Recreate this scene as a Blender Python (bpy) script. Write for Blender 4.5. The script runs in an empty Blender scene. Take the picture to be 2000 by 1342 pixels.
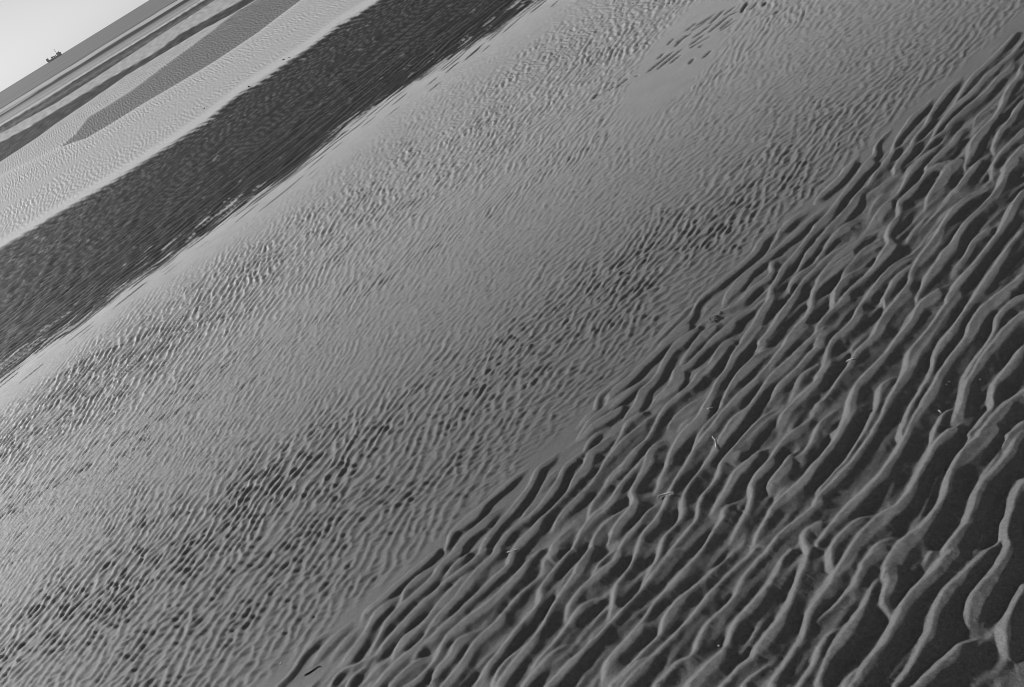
import bpy, bmesh, math, random
import numpy as np

# ------------------------------------------------------------------ camera
sc = bpy.context.scene
COL = sc.collection
F_PX, CX, CY, CAM_H = 1944.0, 1000.0, 671.0, 1.7        # 35 mm lens on 35 mm film
ROLL = math.radians(31.65)                               # the horizon climbs to the right
PITCH = math.atan((CX * math.sin(ROLL) + (CY - 180.0) * math.cos(ROLL)) / F_PX)
FWD = np.array([0, math.cos(PITCH), -math.sin(PITCH)])
UP0 = np.array([0, math.sin(PITCH), math.cos(PITCH)])
RIGHT0 = np.array([1.0, 0, 0])
CAM_R = math.cos(ROLL) * RIGHT0 - math.sin(ROLL) * UP0
CAM_U = math.sin(ROLL) * RIGHT0 + math.cos(ROLL) * UP0

from mathutils import Matrix
cd = bpy.data.cameras.new('camera')
cam = bpy.data.objects.new('camera', cd)
COL.objects.link(cam)
cd.sensor_width = 36.0
cd.lens = 36.0 * F_PX / 2000.0
cd.clip_start, cd.clip_end = 0.05, 60000.0
m = Matrix.Identity(4)
for i in range(3):
    m[i][0], m[i][1], m[i][2] = CAM_R[i], CAM_U[i], -FWD[i]
m[2][3] = CAM_H
cam.matrix_world = m
sc.camera = cam

# ------------------------------------------------------------------ sky, sun, exposure
SUN_AZ, SUN_EL = math.radians(-46.0), math.radians(25.0)     # azimuth from straight ahead (+Y), to the left
wd = bpy.data.worlds.new('World')
sc.world = wd
wd.use_nodes = True
nt = wd.node_tree
nt.nodes.clear()
sky = nt.nodes.new('ShaderNodeTexSky')
sky.sky_type = 'NISHITA'
sky.sun_disc = False
sky.sun_elevation = SUN_EL
sky.sun_rotation = SUN_AZ
sky.air_density, sky.dust_density, sky.ozone_density = 1.0, 0.25, 1.0
bw = nt.nodes.new('ShaderNodeRGBToBW')                       # black-and-white film
bg = nt.nodes.new('ShaderNodeBackground')
bg.inputs['Strength'].default_value = 0.059
wo = nt.nodes.new('ShaderNodeOutputWorld')
nt.links.new(sky.outputs[0], bw.inputs[0])
nt.links.new(bw.outputs[0], bg.inputs['Color'])
nt.links.new(bg.outputs[0], wo.inputs[0])

sl = bpy.data.lights.new('sun', 'SUN')
sl.energy = 3.3
sl.angle = math.radians(3.5)
sl.color = (1, 1, 1)
sun = bpy.data.objects.new('sun', sl)
COL.objects.link(sun)
sv = np.array([math.sin(SUN_AZ) * math.cos(SUN_EL), math.cos(SUN_AZ) * math.cos(SUN_EL), math.sin(SUN_EL)])
from mathutils import Vector
sun.rotation_euler = Vector(sv).to_track_quat('Z', 'Y').to_euler()
sun.location = (-20, 30, 20)
vs = sc.view_settings
vs.view_transform = 'Standard'
vs.look = 'None'
vs.exposure = 0.25
vs.gamma = 1.0
sc.cycles.pixel_filter_type = 'BLACKMAN_HARRIS'
sc.cycles.filter_width = 0.75

# ------------------------------------------------------------------ helpers
rng = np.random.default_rng(11)
random.seed(4)

def ground(x, y, z=0.0):
    """where the line of sight through a photograph point meets the level z"""
    x, y = np.asarray(x, float), np.asarray(y, float)
    dx, dy = x - CX, y - CY
    d = [FWD[i] * F_PX + CAM_R[i] * dx - CAM_U[i] * dy for i in range(3)]
    t = (z - CAM_H) / d[2]
    return d[0] * t, d[1] * t

def sstep(x):
    x = np.clip(x, 0, 1)
    return x * x * (3 - 2 * x)

def lerp(a, b, t):
    return a + (b - a) * t

class Tile:
    """band-passed random relief, periodic, on a regular world grid"""
    def __init__(self, seed, lam, theta, spread_r, spread_t, n=1024, per=14):
        self.dx = lam / per
        self.n = n
        r = np.random.default_rng(seed)
        k = np.fft.fftfreq(n, 1.0) * per                     # in units of 1/lam
        kx, ky = np.meshgrid(k, k)
        ct, st = math.cos(theta), math.sin(theta)
        kt = kx * ct + ky * st
        kn = -kx * st + ky * ct
        filt = np.exp(-((np.abs(kn) - 1) / spread_r) ** 2 / 2 - (kt / spread_t) ** 2 / 2)
        a = np.fft.ifft2(np.fft.fft2(r.standard_normal((n, n))) * filt).real
        self.a = (a / a.std()).astype(np.float32)
    def __call__(self, X, Y):
        return bil(self.a, X / self.dx, Y / self.dx)

def bil(a, u, v):
    n0, n1 = a.shape
    iu, iv = np.floor(u), np.floor(v)
    fu, fv = (u - iu).astype(np.float32), (v - iv).astype(np.float32)
    iu, iv = iu.astype(np.int64), iv.astype(np.int64)
    x0, x1 = iu % n1, (iu + 1) % n1
    y0, y1 = iv % n0, (iv + 1) % n0
    return (a[y0, x0] * (1 - fu) + a[y0, x1] * fu) * (1 - fv) + (a[y1, x0] * (1 - fu) + a[y1, x1] * fu) * fv

class Ripple(Tile):
    """crests of even height that fork and end: the phase of band-passed noise"""
    def __init__(self, seed, lam, theta, spread_r, spread_t, n=1024, per=14, soft=0.45):
        self.dx, self.n = lam / per, n
        r = np.random.default_rng(seed)
        k = np.fft.fftfreq(n, 1.0) * per
        kx, ky = np.meshgrid(k, k)
        ct, st = math.cos(theta), math.sin(theta)
        kt = kx * ct + ky * st
        kn = -kx * st + ky * ct
        filt = np.exp(-((kn - 1) / spread_r) ** 2 / 2 - (kt / spread_t) ** 2 / 2)
        a = np.fft.ifft2(np.fft.fft2(r.standard_normal((n, n))) * filt)
        a = a / np.sqrt((np.abs(a) ** 2).mean())
        m = np.abs(a)
        self.re = (a.real / (m + 1e-6)).astype(np.float32)
        self.amp = (m / np.sqrt(m * m + soft * soft)).astype(np.float32)
    def __call__(self, X, Y, sharp=0.0):
        c = bil(self.re, X / self.dx, Y / self.dx)
        g = bil(self.amp, X / self.dx, Y / self.dx)
        if sharp:
            s = 1 - 1.6 * np.sqrt(np.clip((1 - c) / 2, 0, 1) + 0.01)     # narrow crest, round hollow
            c = c * (1 - sharp) + sharp * (s + 0.05)
        return c * g

class Cloud:
    """soft isotropic noise, periodic, feature size lam (may be stretched along x)"""
    def __init__(self, seed, lam, n=256, per=8, stretch=1.0, theta=0.0):
        self.lam, self.per, self.st, self.th = lam, per, stretch, theta
        r = np.random.default_rng(seed)
        k = np.fft.fftfreq(n, 1.0) * per
        kk = np.hypot(*np.meshgrid(k, k))
        a = np.fft.ifft2(np.fft.fft2(r.standard_normal((n, n))) * np.exp(-kk ** 2 / 0.5) ).real
        self.a = (a / a.std()).astype(np.float32)
    def __call__(self, X, Y):
        c, s = math.cos(self.th), math.sin(self.th)
        return bil(self.a, (X * c + Y * s) / self.st / self.lam * self.per, (-X * s + Y * c) / self.lam * self.per)

class Edge:
    """a line on the sand: log distance as a function of bearing (X/Y)"""
    def __init__(self, pts):
        p = np.array(pts, float)
        x, y = ground(p[:, 0], p[:, 1])
        q, l = x / y, np.log(y)
        o = np.argsort(q)
        self.q, self.l = q[o], l[o]
    def __call__(self, Q):
        q, l = self.q, self.l
        r = np.interp(Q, q, l)
        k = min(2, len(q) - 1)
        s0 = (l[k] - l[0]) / (q[k] - q[0])
        s1 = (l[-1] - l[-1 - k]) / (q[-1] - q[-1 - k])
        r = np.where(Q < q[0], l[0] + s0 * np.maximum(Q - q[0], -1.5), r)
        return np.where(Q > q[-1], l[-1] + s1 * np.minimum(Q - q[-1], 0.6), r)

# ------------------------------------------------------------------ where the zones of sand meet
E_FORE = Edge([(520, 1342), (560, 1310), (700, 1190), (850, 1075), (1000, 945), (1130, 822), (1250, 715), (1370, 590), (1480, 480), (1600, 385), (1700, 290), (1800, 200), (1900, 120), (1985, 40)])
E_NEARDARK = Edge([(0, 750), (90, 680), (170, 628), (250, 560), (330, 512), (400, 462), (480, 402), (560, 350), (630, 295), (700, 240), (770, 188), (850, 140), (920, 92), (1000, 40), (1060, 0)])
E_FARDARK = Edge([(0, 485), (90, 430), (200, 365), (300, 303), (400, 237), (470, 180), (600, 95), (660, 48), (740, 0)])
FAR = [  # (edge, tone beyond it): 0 pale sand, 1 dark wet sand
    (Edge([(121, 286), (168, 270), (217, 241), (283, 200), (350, 161), (420, 119), (504, 63), (588, 0)]), 0.62),
    (Edge([(121, 285), (150, 259), (175, 227), (210, 206), (259, 175), (315, 133), (378, 87), (451, 31), (500, 0)]), 0.08),
    (Edge([(0, 315), (70, 269), (108, 241), (171, 199), (245, 147), (315, 105), (385, 63), (451, 28), (497, 0)]), 0.97),
    (Edge([(0, 276), (59, 245), (140, 196), (210, 154), (308, 98), (350, 66), (465, 3)]), 0.12),
    (Edge([(0, 259), (108, 200), (200, 141), (300, 75), (410, 5)]), 0.92),
    (Edge([(0, 245), (76, 201), (180, 133), (300, 60), (395, 0)]), 0.0),
    (Edge([(0, 241), (72, 198), (180, 130), (300, 57), (390, 0)]), 0.82),
    (Edge([(0, 222), (37, 200), (135, 136), (225, 79), (300, 34), (355, 0)]), 0.05),
    (Edge([(0, 203), (75, 157), (150, 111), (225, 66), (300, 20), (330, 0)]), 0.45),
]

# ------------------------------------------------------------------ sand ridges of the foreground, crest by crest
RIDGES = """
10 1980,64,4.0 1968,78,6.0 1938,110,9.0 1920,126,10.0 1896,150,12.0 1886,166,8.0 1874,184,5.0 1864,200,2.4 1854,214,1.6
10 1998,78,4.0 1980,100,5.0 1964,112,8.0 1940,134,10.0 1920,152,12.0 1896,178,14.0 1876,196,12.0 1854,218,10.0 1840,236,5.0 1822,262,2.4 1812,282,1.6
00 1979,114,2.0 1968,134,12.0 1948,152,14.0 1932,172,10.0 1908,192,10.0 1886,212,11.0 1860,234,10.0 1842,256,8.0 1820,272,6.0 1814,282,3.0 1800,296,2.4 1786,310,2.0
11 1999,126,4.0 1992,146,8.0 1976,166,10.0 1964,188,12.0 1960,202,10.0 1948,222,6.0 1928,244,12.0 1912,260,18.0 1898,282,22.0 1896,298,18.0 1888,320,8.0 1885,328,4.0
10 1998,198,8.0 1986,216,12.0 1974,236,12.0 1956,256,12.0 1946,272,10.0 1940,290,7.0 1942,308,2.0
00 1938,204,4.0 1920,212,14.0 1904,230,14.0 1900,244,8.0 1902,254,3.0
11 2000,256,14.0 1980,276,14.0 1960,298,8.0 1946,314,6.0 1940,328,5.0
01 1876,246,3.0 1868,258,10.0 1862,274,14.0 1844,292,12.0 1826,310,12.0 1812,326,10.0
01 1830,278,8.0 1812,296,12.0 1792,314,12.0 1776,328,10.0
01 1874,146,4.0 1860,160,12.0 1846,178,12.0 1830,200,10.0 1818,220,9.0 1806,244,6.0 1788,264,5.0 1780,282,6.0 1770,296,12.0 1756,312,16.0 1748,328,12.0
01 1818,188,2.0 1800,208,8.0 1780,226,12.0 1766,248,10.0 1754,264,5.0 1747,278,2.0 1744,292,4.0 1730,310,12.0 1718,328,14.0
01 1738,246,1.0 1724,262,4.0 1712,278,2.0 1709,288,1.6 1708,296,6.0 1694,312,10.0 1680,328,10.0
01 1673,298,2.0 1662,312,8.0 1646,328,10.0
11 1998,290,12.0 1980,310,16.0 1966,328,16.0
01 1890,286,4.0 1880,302,8.0 1860,318,10.0 1848,328,12.0
01 1930,294,2.0 1920,310,10.0 1900,328,12.0
00 1968,220,6.0 1958,232,8.0 1951,244,5.0 1953,252,1.6
00 1916,126,1.6 1900,138,2.8 1894,146,1.0
00 1948,82,6.0 1932,96,4.0 1920,108,2.0
11 1660,320,8.0 1644,338,12.0 1626,356,14.0 1608,374,12.0 1600,382,10.0
11 1694,320,12.0 1674,342,12.0 1656,366,10.0 1636,392,8.0 1618,414,12.0 1600,430,16.0
11 1724,320,12.0 1708,338,12.0 1696,360,5.0 1676,376,10.0 1660,398,16.0 1644,416,18.0 1626,436,12.0 1608,456,12.0 1600,464,10.0
00 1752,334,4.0 1732,348,8.0 1714,364,10.0 1696,376,12.0 1688,390,6.0 1690,398,2.0
00 1736,370,6.0 1720,378,12.0 1704,396,10.0 1696,412,5.0 1692,424,3.0
01 1680,420,6.0 1660,432,12.0 1638,450,12.0 1622,468,8.0 1610,488,6.0 1600,500,4.0
10 1788,324,12.0 1776,340,10.0 1768,356,7.0 1758,374,5.0 1740,392,4.0 1724,406,18.0 1708,424,18.0 1692,440,12.0
11 1836,322,12.0 1816,332,12.0 1800,352,6.0 1780,372,12.0 1766,386,16.0 1756,400,12.0 1760,414,5.0 1754,426,3.0 1744,440,12.0 1736,458,8.0 1738,472,6.0 1732,486,24.0 1716,510,22.0 1700,536,10.0 1680,552,8.0 1660,568,8.0 1646,586,10.0
10 1858,324,20.0 1842,342,24.0 1830,364,20.0 1816,380,8.0 1808,398,4.0 1806,408,1.6
00 1822,354,8.0 1804,364,12.0 1795,378,6.0 1800,386,3.0
10 1906,324,12.0 1890,346,12.0 1876,364,10.0 1856,378,8.0 1840,392,5.0
00 1850,404,8.0 1834,420,10.0 1826,430,6.0
10 1946,324,4.0 1936,338,5.0 1938,350,3.0
11 1976,324,16.0 1964,342,12.0 1956,364,12.0 1940,386,14.0 1920,408,12.0 1896,430,10.0 1878,452,12.0 1866,472,12.0 1846,494,26.0 1832,518,24.0 1816,542,16.0 1804,564,6.0 1792,586,4.0
01 1908,368,16.0 1888,386,18.0 1868,406,18.0 1852,428,14.0 1840,450,8.0 1828,468,16.0 1810,492,22.0 1792,516,18.0 1784,534,8.0 1778,554,6.0 1766,572,16.0 1756,588,18.0
00 1808,420,10.0 1794,436,16.0 1776,458,12.0 1771,470,6.0 1774,486,6.0 1776,492,2.0
01 1774,494,12.0 1752,514,20.0 1732,536,16.0 1714,560,10.0 1698,580,8.0 1692,588,6.0
01 1728,458,6.0 1712,472,20.0 1688,490,22.0 1670,510,8.0 1652,532,7.0 1640,554,4.0 1634,568,5.0 1630,586,8.0
01 1708,450,8.0 1680,468,12.0 1652,488,14.0 1626,510,12.0 1612,530,12.0 1600,546,12.0
01 1640,476,6.0 1620,496,10.0 1600,516,10.0
01 1690,512,8.0 1674,530,12.0 1656,542,14.0 1638,564,12.0 1630,586,8.0
11 2000,378,12.0 1982,404,12.0 1970,428,16.0 1954,456,12.0 1932,486,10.0 1912,510,12.0 1888,536,16.0 1866,562,18.0 1852,586,18.0
00 1936,434,4.0 1916,456,18.0 1898,478,14.0 1884,506,10.0 1862,528,12.0 1842,546,6.0
11 1998,454,6.0 1976,480,6.0 1956,510,12.0 1936,538,18.0 1922,560,18.0 1908,584,12.0
11 2000,540,12.0 1974,562,16.0 1952,580,16.0 1940,588,16.0
00 1834,506,6.0 1818,520,12.0 1806,536,10.0 1808,548,4.0
00 1840,434,4.0 1820,454,6.0 1802,478,5.0
01 1836,558,12.0 1818,578,14.0 1808,588,14.0
01 1790,500,5.0 1770,530,10.0 1748,554,12.0 1736,576,12.0 1730,588,8.0
01 1508,440,10.0 1484,466,16.0 1472,488,14.0 1450,510,10.0 1420,536,10.0 1390,560,10.0 1366,582,8.0 1354,602,2.4 1348,614,8.0 1330,630,12.0 1310,650,12.0 1292,668,12.0
00 1564,406,10.0 1530,436,12.0 1518,458,5.0 1502,482,3.0 1490,498,2.0
00 1598,408,8.0 1568,438,12.0 1540,462,12.0 1516,484,8.0 1490,504,12.0 1462,524,14.0 1438,548,22.0 1416,576,20.0 1408,596,6.0
11 1628,400,4.0 1612,424,12.0 1590,446,14.0 1570,472,10.0 1550,498,12.0 1530,520,12.0 1518,544,10.0 1506,564,7.0 1504,580,8.0 1488,604,20.0 1474,630,18.0 1456,656,18.0 1450,668,18.0
10 1650,416,14.0 1624,444,12.0 1598,470,10.0 1574,496,16.0 1562,514,10.0 1556,530,2.4
10 1650,450,8.0 1626,468,8.0 1610,492,4.0 1590,516,4.0 1568,530,12.0 1548,544,12.0 1538,554,8.0 1542,570,6.0
11 1650,480,10.0 1620,502,10.0 1594,526,12.0 1570,550,10.0 1552,578,10.0 1536,600,16.0 1518,626,14.0 1500,652,12.0 1488,666,10.0
11 1650,506,16.0 1628,524,20.0 1604,546,22.0 1590,576,8.0 1586,598,5.0 1578,616,8.0 1562,636,12.0 1538,666,10.0
10 1650,556,10.0 1634,574,6.0 1620,606,3.0
10 1650,590,10.0 1626,610,10.0 1602,636,8.0 1578,662,6.0
01 1636,626,8.0 1610,652,16.0 1598,668,14.0
00 1442,478,6.0 1420,496,12.0 1402,516,16.0 1390,538,10.0
00 1464,480,4.0 1438,498,8.0 1430,512,4.0 1426,522,1.6
00 1528,494,10.0 1504,512,10.0 1508,524,5.0 1498,540,12.0 1474,556,12.0 1448,584,8.0 1424,598,6.0 1390,614,3.0 1370,626,1.6
00 1498,522,6.0 1466,546,8.0 1454,566,4.0 1440,586,2.0
00 1408,570,6.0 1386,586,12.0 1374,604,8.0 1369,620,2.4
01 1468,596,8.0 1446,612,12.0 1420,636,12.0 1394,660,12.0 1386,668,12.0
01 1406,624,8.0 1386,634,12.0 1370,652,14.0 1356,668,14.0
01 1362,632,4.0 1342,652,10.0 1324,668,12.0
01 1340,592,5.0 1320,612,7.0 1296,636,6.0 1276,658,5.0 1266,668,4.0
00 1522,610,5.0 1506,626,8.0 1496,644,5.0 1492,652,1.6
11 1696,580,6.0 1682,600,6.0 1674,620,16.0 1654,644,16.0 1630,666,12.0 1619,688,8.0 1618,704,8.0 1612,722,14.0 1600,738,12.0
11 1768,580,14.0 1744,602,16.0 1724,630,16.0 1706,660,18.0 1680,686,14.0 1660,718,8.0 1638,748,5.0 1626,766,3.0 1612,782,3.0 1600,790,3.0
11 1816,584,22.0 1794,606,20.0 1780,632,14.0 1758,662,10.0 1734,692,8.0 1712,716,12.0 1686,744,18.0 1670,768,12.0 1666,788,14.0 1662,810,14.0 1650,832,12.0 1640,848,10.0
11 1862,584,20.0 1846,606,16.0 1826,638,14.0 1804,664,20.0 1782,690,24.0 1776,712,26.0 1768,736,22.0 1754,760,14.0 1736,790,8.0 1724,816,6.0 1710,846,8.0
11 1912,584,12.0 1892,606,10.0 1874,632,12.0 1852,660,16.0 1834,686,14.0 1828,704,10.0 1826,720,5.0 1814,744,5.0 1796,774,5.0 1780,806,6.0 1770,832,8.0 1764,848,8.0
11 1952,584,20.0 1918,606,26.0 1902,632,26.0 1888,664,18.0 1862,700,14.0 1840,734,14.0 1822,766,16.0 1800,800,16.0 1784,828,10.0 1774,848,10.0
10 1992,584,12.0 1966,604,12.0 1952,626,10.0 1946,648,5.0 1930,674,5.0 1912,700,5.0 1894,728,7.0 1880,756,6.0 1874,776,4.0
10 2000,614,12.0 1976,636,14.0 1950,664,16.0 1926,696,18.0 1906,726,14.0 1890,756,10.0 1884,780,10.0 1880,798,10.0 1866,816,18.0 1846,842,18.0
11 2000,682,16.0 1980,708,20.0 1958,734,22.0 1944,754,10.0 1940,776,6.0 1942,792,4.0 1924,814,5.0 1906,836,4.0 1896,848,4.0
11 2000,760,6.0 1974,782,8.0 1952,804,16.0 1932,826,18.0 1916,848,16.0
11 2000,822,10.0 1980,840,12.0 1972,848,12.0
00 1684,654,5.0 1666,672,10.0 1662,692,6.0 1656,706,2.4
01 1750,728,5.0 1728,752,14.0 1720,770,8.0 1718,792,3.0 1708,814,4.0 1694,846,4.0
00 1728,600,6.0 1718,618,3.0 1700,634,2.0 1680,654,1.6
01 1630,634,3.0 1612,652,12.0 1600,666,12.0
01 1626,796,5.0 1612,820,10.0 1600,840,10.0
11 1656,584,4.0 1630,606,4.0 1600,636,2.0
00 1792,586,5.0 1776,614,7.0 1758,646,6.0 1740,672,4.0
01 1876,788,2.0 1852,804,5.0 1838,826,7.0 1828,844,6.0
01 1656,810,5.0 1642,832,5.0 1632,848,4.0
11 1328,644,14.0 1304,662,14.0 1280,684,14.0 1256,706,12.0 1234,728,14.0 1212,746,16.0 1200,756,16.0
10 1352,644,10.0 1328,664,16.0 1308,684,16.0 1298,704,10.0 1286,726,10.0 1268,746,16.0 1248,764,18.0 1242,784,18.0 1226,802,14.0 1215,816,4.0
10 1386,644,12.0 1360,668,12.0 1336,694,8.0 1326,710,4.0 1324,717,2.0
10 1420,644,12.0 1392,664,12.0 1364,690,10.0 1344,710,12.0 1318,720,22.0 1316,736,26.0 1300,758,28.0 1280,776,12.0 1262,794,4.0
01 1436,652,8.0 1416,666,22.0 1398,690,18.0 1386,710,16.0 1362,730,18.0 1348,750,14.0 1324,772,10.0 1302,792,10.0 1288,812,8.0 1276,836,6.0 1260,860,5.0 1240,880,12.0 1218,904,12.0
00 1382,698,8.0 1352,722,12.0 1344,738,6.0 1330,760,3.0 1324,768,1.6
11 1472,644,14.0 1452,668,18.0 1432,694,18.0 1420,720,14.0 1402,746,12.0 1392,768,10.0 1378,794,14.0 1362,818,24.0 1340,838,26.0 1324,860,22.0 1312,884,16.0 1306,906,12.0
00 1512,672,10.0 1484,692,20.0 1460,714,22.0 1438,738,22.0 1426,760,12.0 1416,780,5.0 1408,800,4.0 1388,824,4.0 1368,850,6.0 1356,872,5.0 1352,888,2.4
11 1566,644,12.0 1538,674,12.0 1514,704,12.0 1494,728,14.0 1466,754,14.0 1438,782,14.0 1414,808,12.0 1394,836,12.0 1374,860,12.0 1356,886,8.0 1346,906,6.0
11 1600,650,10.0 1574,674,12.0 1548,700,18.0 1518,728,22.0 1496,752,18.0 1484,772,8.0 1464,798,8.0 1440,816,24.0 1422,840,24.0 1406,866,16.0 1390,894,10.0 1380,908,10.0
10 1600,678,12.0 1576,704,12.0 1548,736,12.0 1520,760,16.0 1508,776,6.0 1498,796,3.0
01 1512,796,16.0 1490,820,16.0 1466,846,14.0 1442,874,12.0 1420,898,10.0 1412,908,10.0
10 1600,716,4.0 1572,734,6.0 1552,760,10.0 1538,780,4.0
10 1600,744,12.0 1572,772,14.0 1546,798,14.0 1524,824,14.0 1510,844,10.0
01 1578,814,8.0 1558,838,22.0 1540,858,18.0 1524,876,8.0 1506,902,8.0 1500,908,8.0
11 1600,842,8.0 1584,872,5.0 1566,892,6.0 1548,902,6.0 1540,908,6.0
00 1368,768,12.0 1344,788,22.0 1318,810,20.0 1306,826,12.0 1302,840,4.0
01 1298,852,10.0 1280,866,16.0 1268,884,16.0 1264,908,18.0
01 1276,804,4.0 1256,824,6.0 1230,852,10.0 1210,872,12.0 1200,882,12.0
01 1252,804,5.0 1224,826,8.0 1214,844,5.0 1204,864,3.0
01 1258,736,5.0 1234,756,10.0 1208,778,12.0 1200,786,12.0
00 1360,800,3.0 1338,818,8.0 1324,832,7.0 1324,846,5.0
00 1494,662,8.0 1474,682,12.0 1466,696,5.0
00 1304,740,6.0 1280,760,7.0 1272,774,4.0 1262,788,1.6
01 1476,876,4.0 1460,898,5.0 1452,908,5.0
00 1508,858,2.4 1492,874,3.0 1478,884,1.6
10 1154,802,10.0 1138,816,10.0 1124,832,3.0
10 1194,804,16.0 1168,820,16.0 1146,838,12.0 1120,860,4.0
01 1178,834,4.0 1156,850,10.0 1146,866,8.0 1140,880,5.0 1120,892,12.0 1100,912,12.0 1094,930,8.0 1084,946,12.0 1068,968,14.0 1050,990,12.0 1026,1012,8.0 1004,1028,10.0 986,1044,12.0 970,1064,12.0
01 1190,848,8.0 1172,864,20.0 1150,884,22.0 1140,908,20.0 1122,932,22.0 1112,954,8.0 1092,978,5.0 1070,1000,4.0 1052,1016,12.0 1036,1034,18.0 1016,1054,18.0 1004,1068,16.0
10 1248,808,8.0 1222,826,9.0 1214,846,5.0 1198,870,3.0 1180,896,1.6
10 1250,834,10.0 1220,858,12.0 1194,886,12.0 1178,908,8.0 1164,932,6.0 1146,954,6.0 1130,970,12.0 1106,994,14.0 1086,1018,12.0 1072,1038,6.0
00 1236,886,6.0 1216,902,12.0 1194,928,10.0 1180,952,6.0 1160,976,6.0 1152,992,6.0 1146,1012,4.0 1140,1022,3.0
11 1250,908,6.0 1228,932,6.0 1206,960,12.0 1186,986,14.0 1162,1006,14.0 1140,1034,12.0 1128,1054,6.0 1120,1068,6.0
01 1084,880,4.0 1068,896,10.0 1048,914,10.0 1036,940,12.0 1020,964,12.0 998,992,12.0 974,1018,12.0 954,1042,12.0 940,1064,12.0
00 1098,902,6.0 1076,920,14.0 1060,942,10.0 1050,960,5.0 1046,970,3.0
01 1026,910,2.0 1002,928,10.0 974,952,12.0 946,976,10.0 920,998,22.0 890,1024,22.0 878,1040,12.0 874,1058,4.0 870,1068,3.0
01 978,986,6.0 958,1000,16.0 934,1022,18.0 910,1042,16.0 888,1066,16.0
00 1238,966,8.0 1232,992,14.0 1214,1012,22.0 1198,1032,20.0 1192,1054,12.0
01 1230,980,4.0 1204,1006,5.0 1174,1032,5.0 1162,1052,4.0 1156,1066,5.0
01 1114,1026,10.0 1096,1046,16.0 1080,1066,16.0
00 1140,994,2.0 1116,1020,4.0 1098,1040,4.0
00 1046,976,3.0 1024,992,4.0 1014,1010,5.0 1010,1022,1.6
11 1250,1028,6.0 1230,1052,6.0 1216,1068,5.0
11 1648,844,10.0 1630,868,12.0 1612,890,14.0 1600,906,14.0
11 1712,844,8.0 1694,874,8.0 1674,898,10.0 1648,928,12.0 1622,956,12.0 1600,978,10.0
11 1778,844,10.0 1760,878,10.0 1744,904,12.0 1720,934,16.0 1694,960,16.0 1664,988,16.0 1638,1018,16.0 1618,1044,8.0 1600,1064,6.0
11 1858,844,16.0 1834,866,16.0 1818,892,8.0 1804,920,8.0 1790,948,8.0 1780,964,14.0 1758,986,22.0 1728,1008,24.0 1696,1036,26.0 1674,1062,24.0 1656,1090,14.0 1646,1106,12.0
11 1930,844,20.0 1900,868,26.0 1874,900,26.0 1862,924,12.0 1854,950,10.0 1844,978,8.0 1826,1004,8.0 1804,1030,16.0 1780,1048,26.0 1752,1072,32.0 1736,1092,28.0 1730,1108,24.0
10 1992,844,14.0 1974,878,12.0 1952,906,12.0 1924,940,12.0 1908,970,14.0 1900,996,12.0 1886,1026,10.0 1866,1050,16.0 1844,1076,18.0 1824,1102,18.0
11 2000,930,10.0 1984,960,8.0 1974,988,6.0 1966,1012,6.0 1966,1032,4.0 1972,1048,6.0 1964,1072,14.0 1946,1094,16.0 1936,1108,16.0
01 1952,1034,2.0 1948,1046,2.4 1930,1068,3.0 1906,1092,3.0 1888,1106,4.0
01 1712,996,5.0 1686,1016,10.0 1658,1038,12.0 1638,1058,12.0 1626,1080,10.0 1626,1104,6.0
01 1756,1038,8.0 1736,1056,18.0 1712,1076,18.0 1696,1098,16.0 1688,1108,14.0
11 1694,844,2.0 1674,874,2.0 1654,904,2.0 1628,930,2.4 1600,960,2.0
10 1828,844,6.0 1818,870,6.0 1812,884,2.0
00 1890,860,6.0 1870,886,8.0 1860,912,8.0 1857,928,3.0
00 1962,854,3.0 1944,882,6.0 1928,912,6.0 1912,940,6.0 1906,960,4.0
00 1760,952,3.0 1736,972,3.0 1718,988,4.0
00 1840,1052,2.4 1816,1074,5.0 1786,1098,5.0
00 1816,984,1.6 1792,1004,2.0 1770,1026,3.0 1756,1038,3.0
10 2000,1014,1.6 1986,1026,2.0 1972,1036,1.6
11 1236,890,10.0 1218,912,12.0 1200,930,10.0
11 1266,894,14.0 1256,920,18.0 1242,948,12.0 1238,962,8.0 1240,978,8.0 1230,998,16.0 1212,1020,18.0 1200,1038,18.0
10 1312,894,10.0 1304,914,6.0 1288,938,4.0 1278,958,2.4
10 1354,894,5.0 1334,922,5.0 1316,952,5.0 1308,970,6.0 1296,998,6.0 1280,1022,12.0 1264,1042,12.0 1252,1066,6.0 1244,1090,5.0 1230,1120,5.0 1210,1152,6.0
10 1388,894,6.0 1370,922,5.0 1350,946,4.0 1340,966,5.0 1336,986,8.0 1336,1004,8.0 1322,1028,4.0 1302,1052,5.0 1294,1072,6.0 1288,1094,4.0 1270,1120,3.0 1252,1146,2.4
11 1436,892,12.0 1416,906,8.0 1408,928,6.0 1392,952,6.0 1374,970,6.0 1368,992,5.0 1364,1014,3.0 1346,1038,4.0 1324,1066,4.0 1300,1094,4.0 1276,1124,4.0 1254,1154,4.0
10 1474,894,12.0 1456,910,18.0 1434,932,16.0 1424,958,12.0 1406,984,10.0 1390,1002,4.0 1366,1018,2.0
10 1514,894,4.0 1502,908,18.0 1482,930,18.0 1470,950,14.0 1474,968,8.0 1470,986,6.0 1456,1014,5.0 1436,1042,5.0 1424,1060,5.0
10 1546,894,6.0 1538,908,16.0 1520,930,20.0 1500,952,12.0 1482,968,4.0
10 1600,904,10.0 1576,932,18.0 1550,960,18.0 1520,986,14.0 1506,1008,8.0 1490,1034,4.0 1476,1054,4.0 1464,1068,3.0
00 1568,918,4.0 1540,946,5.0 1520,964,8.0 1510,986,6.0 1509,996,4.0
11 1600,988,12.0 1570,1014,12.0 1540,1038,12.0 1516,1064,10.0 1498,1088,5.0 1474,1112,4.0 1456,1134,6.0 1444,1154,5.0
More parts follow.
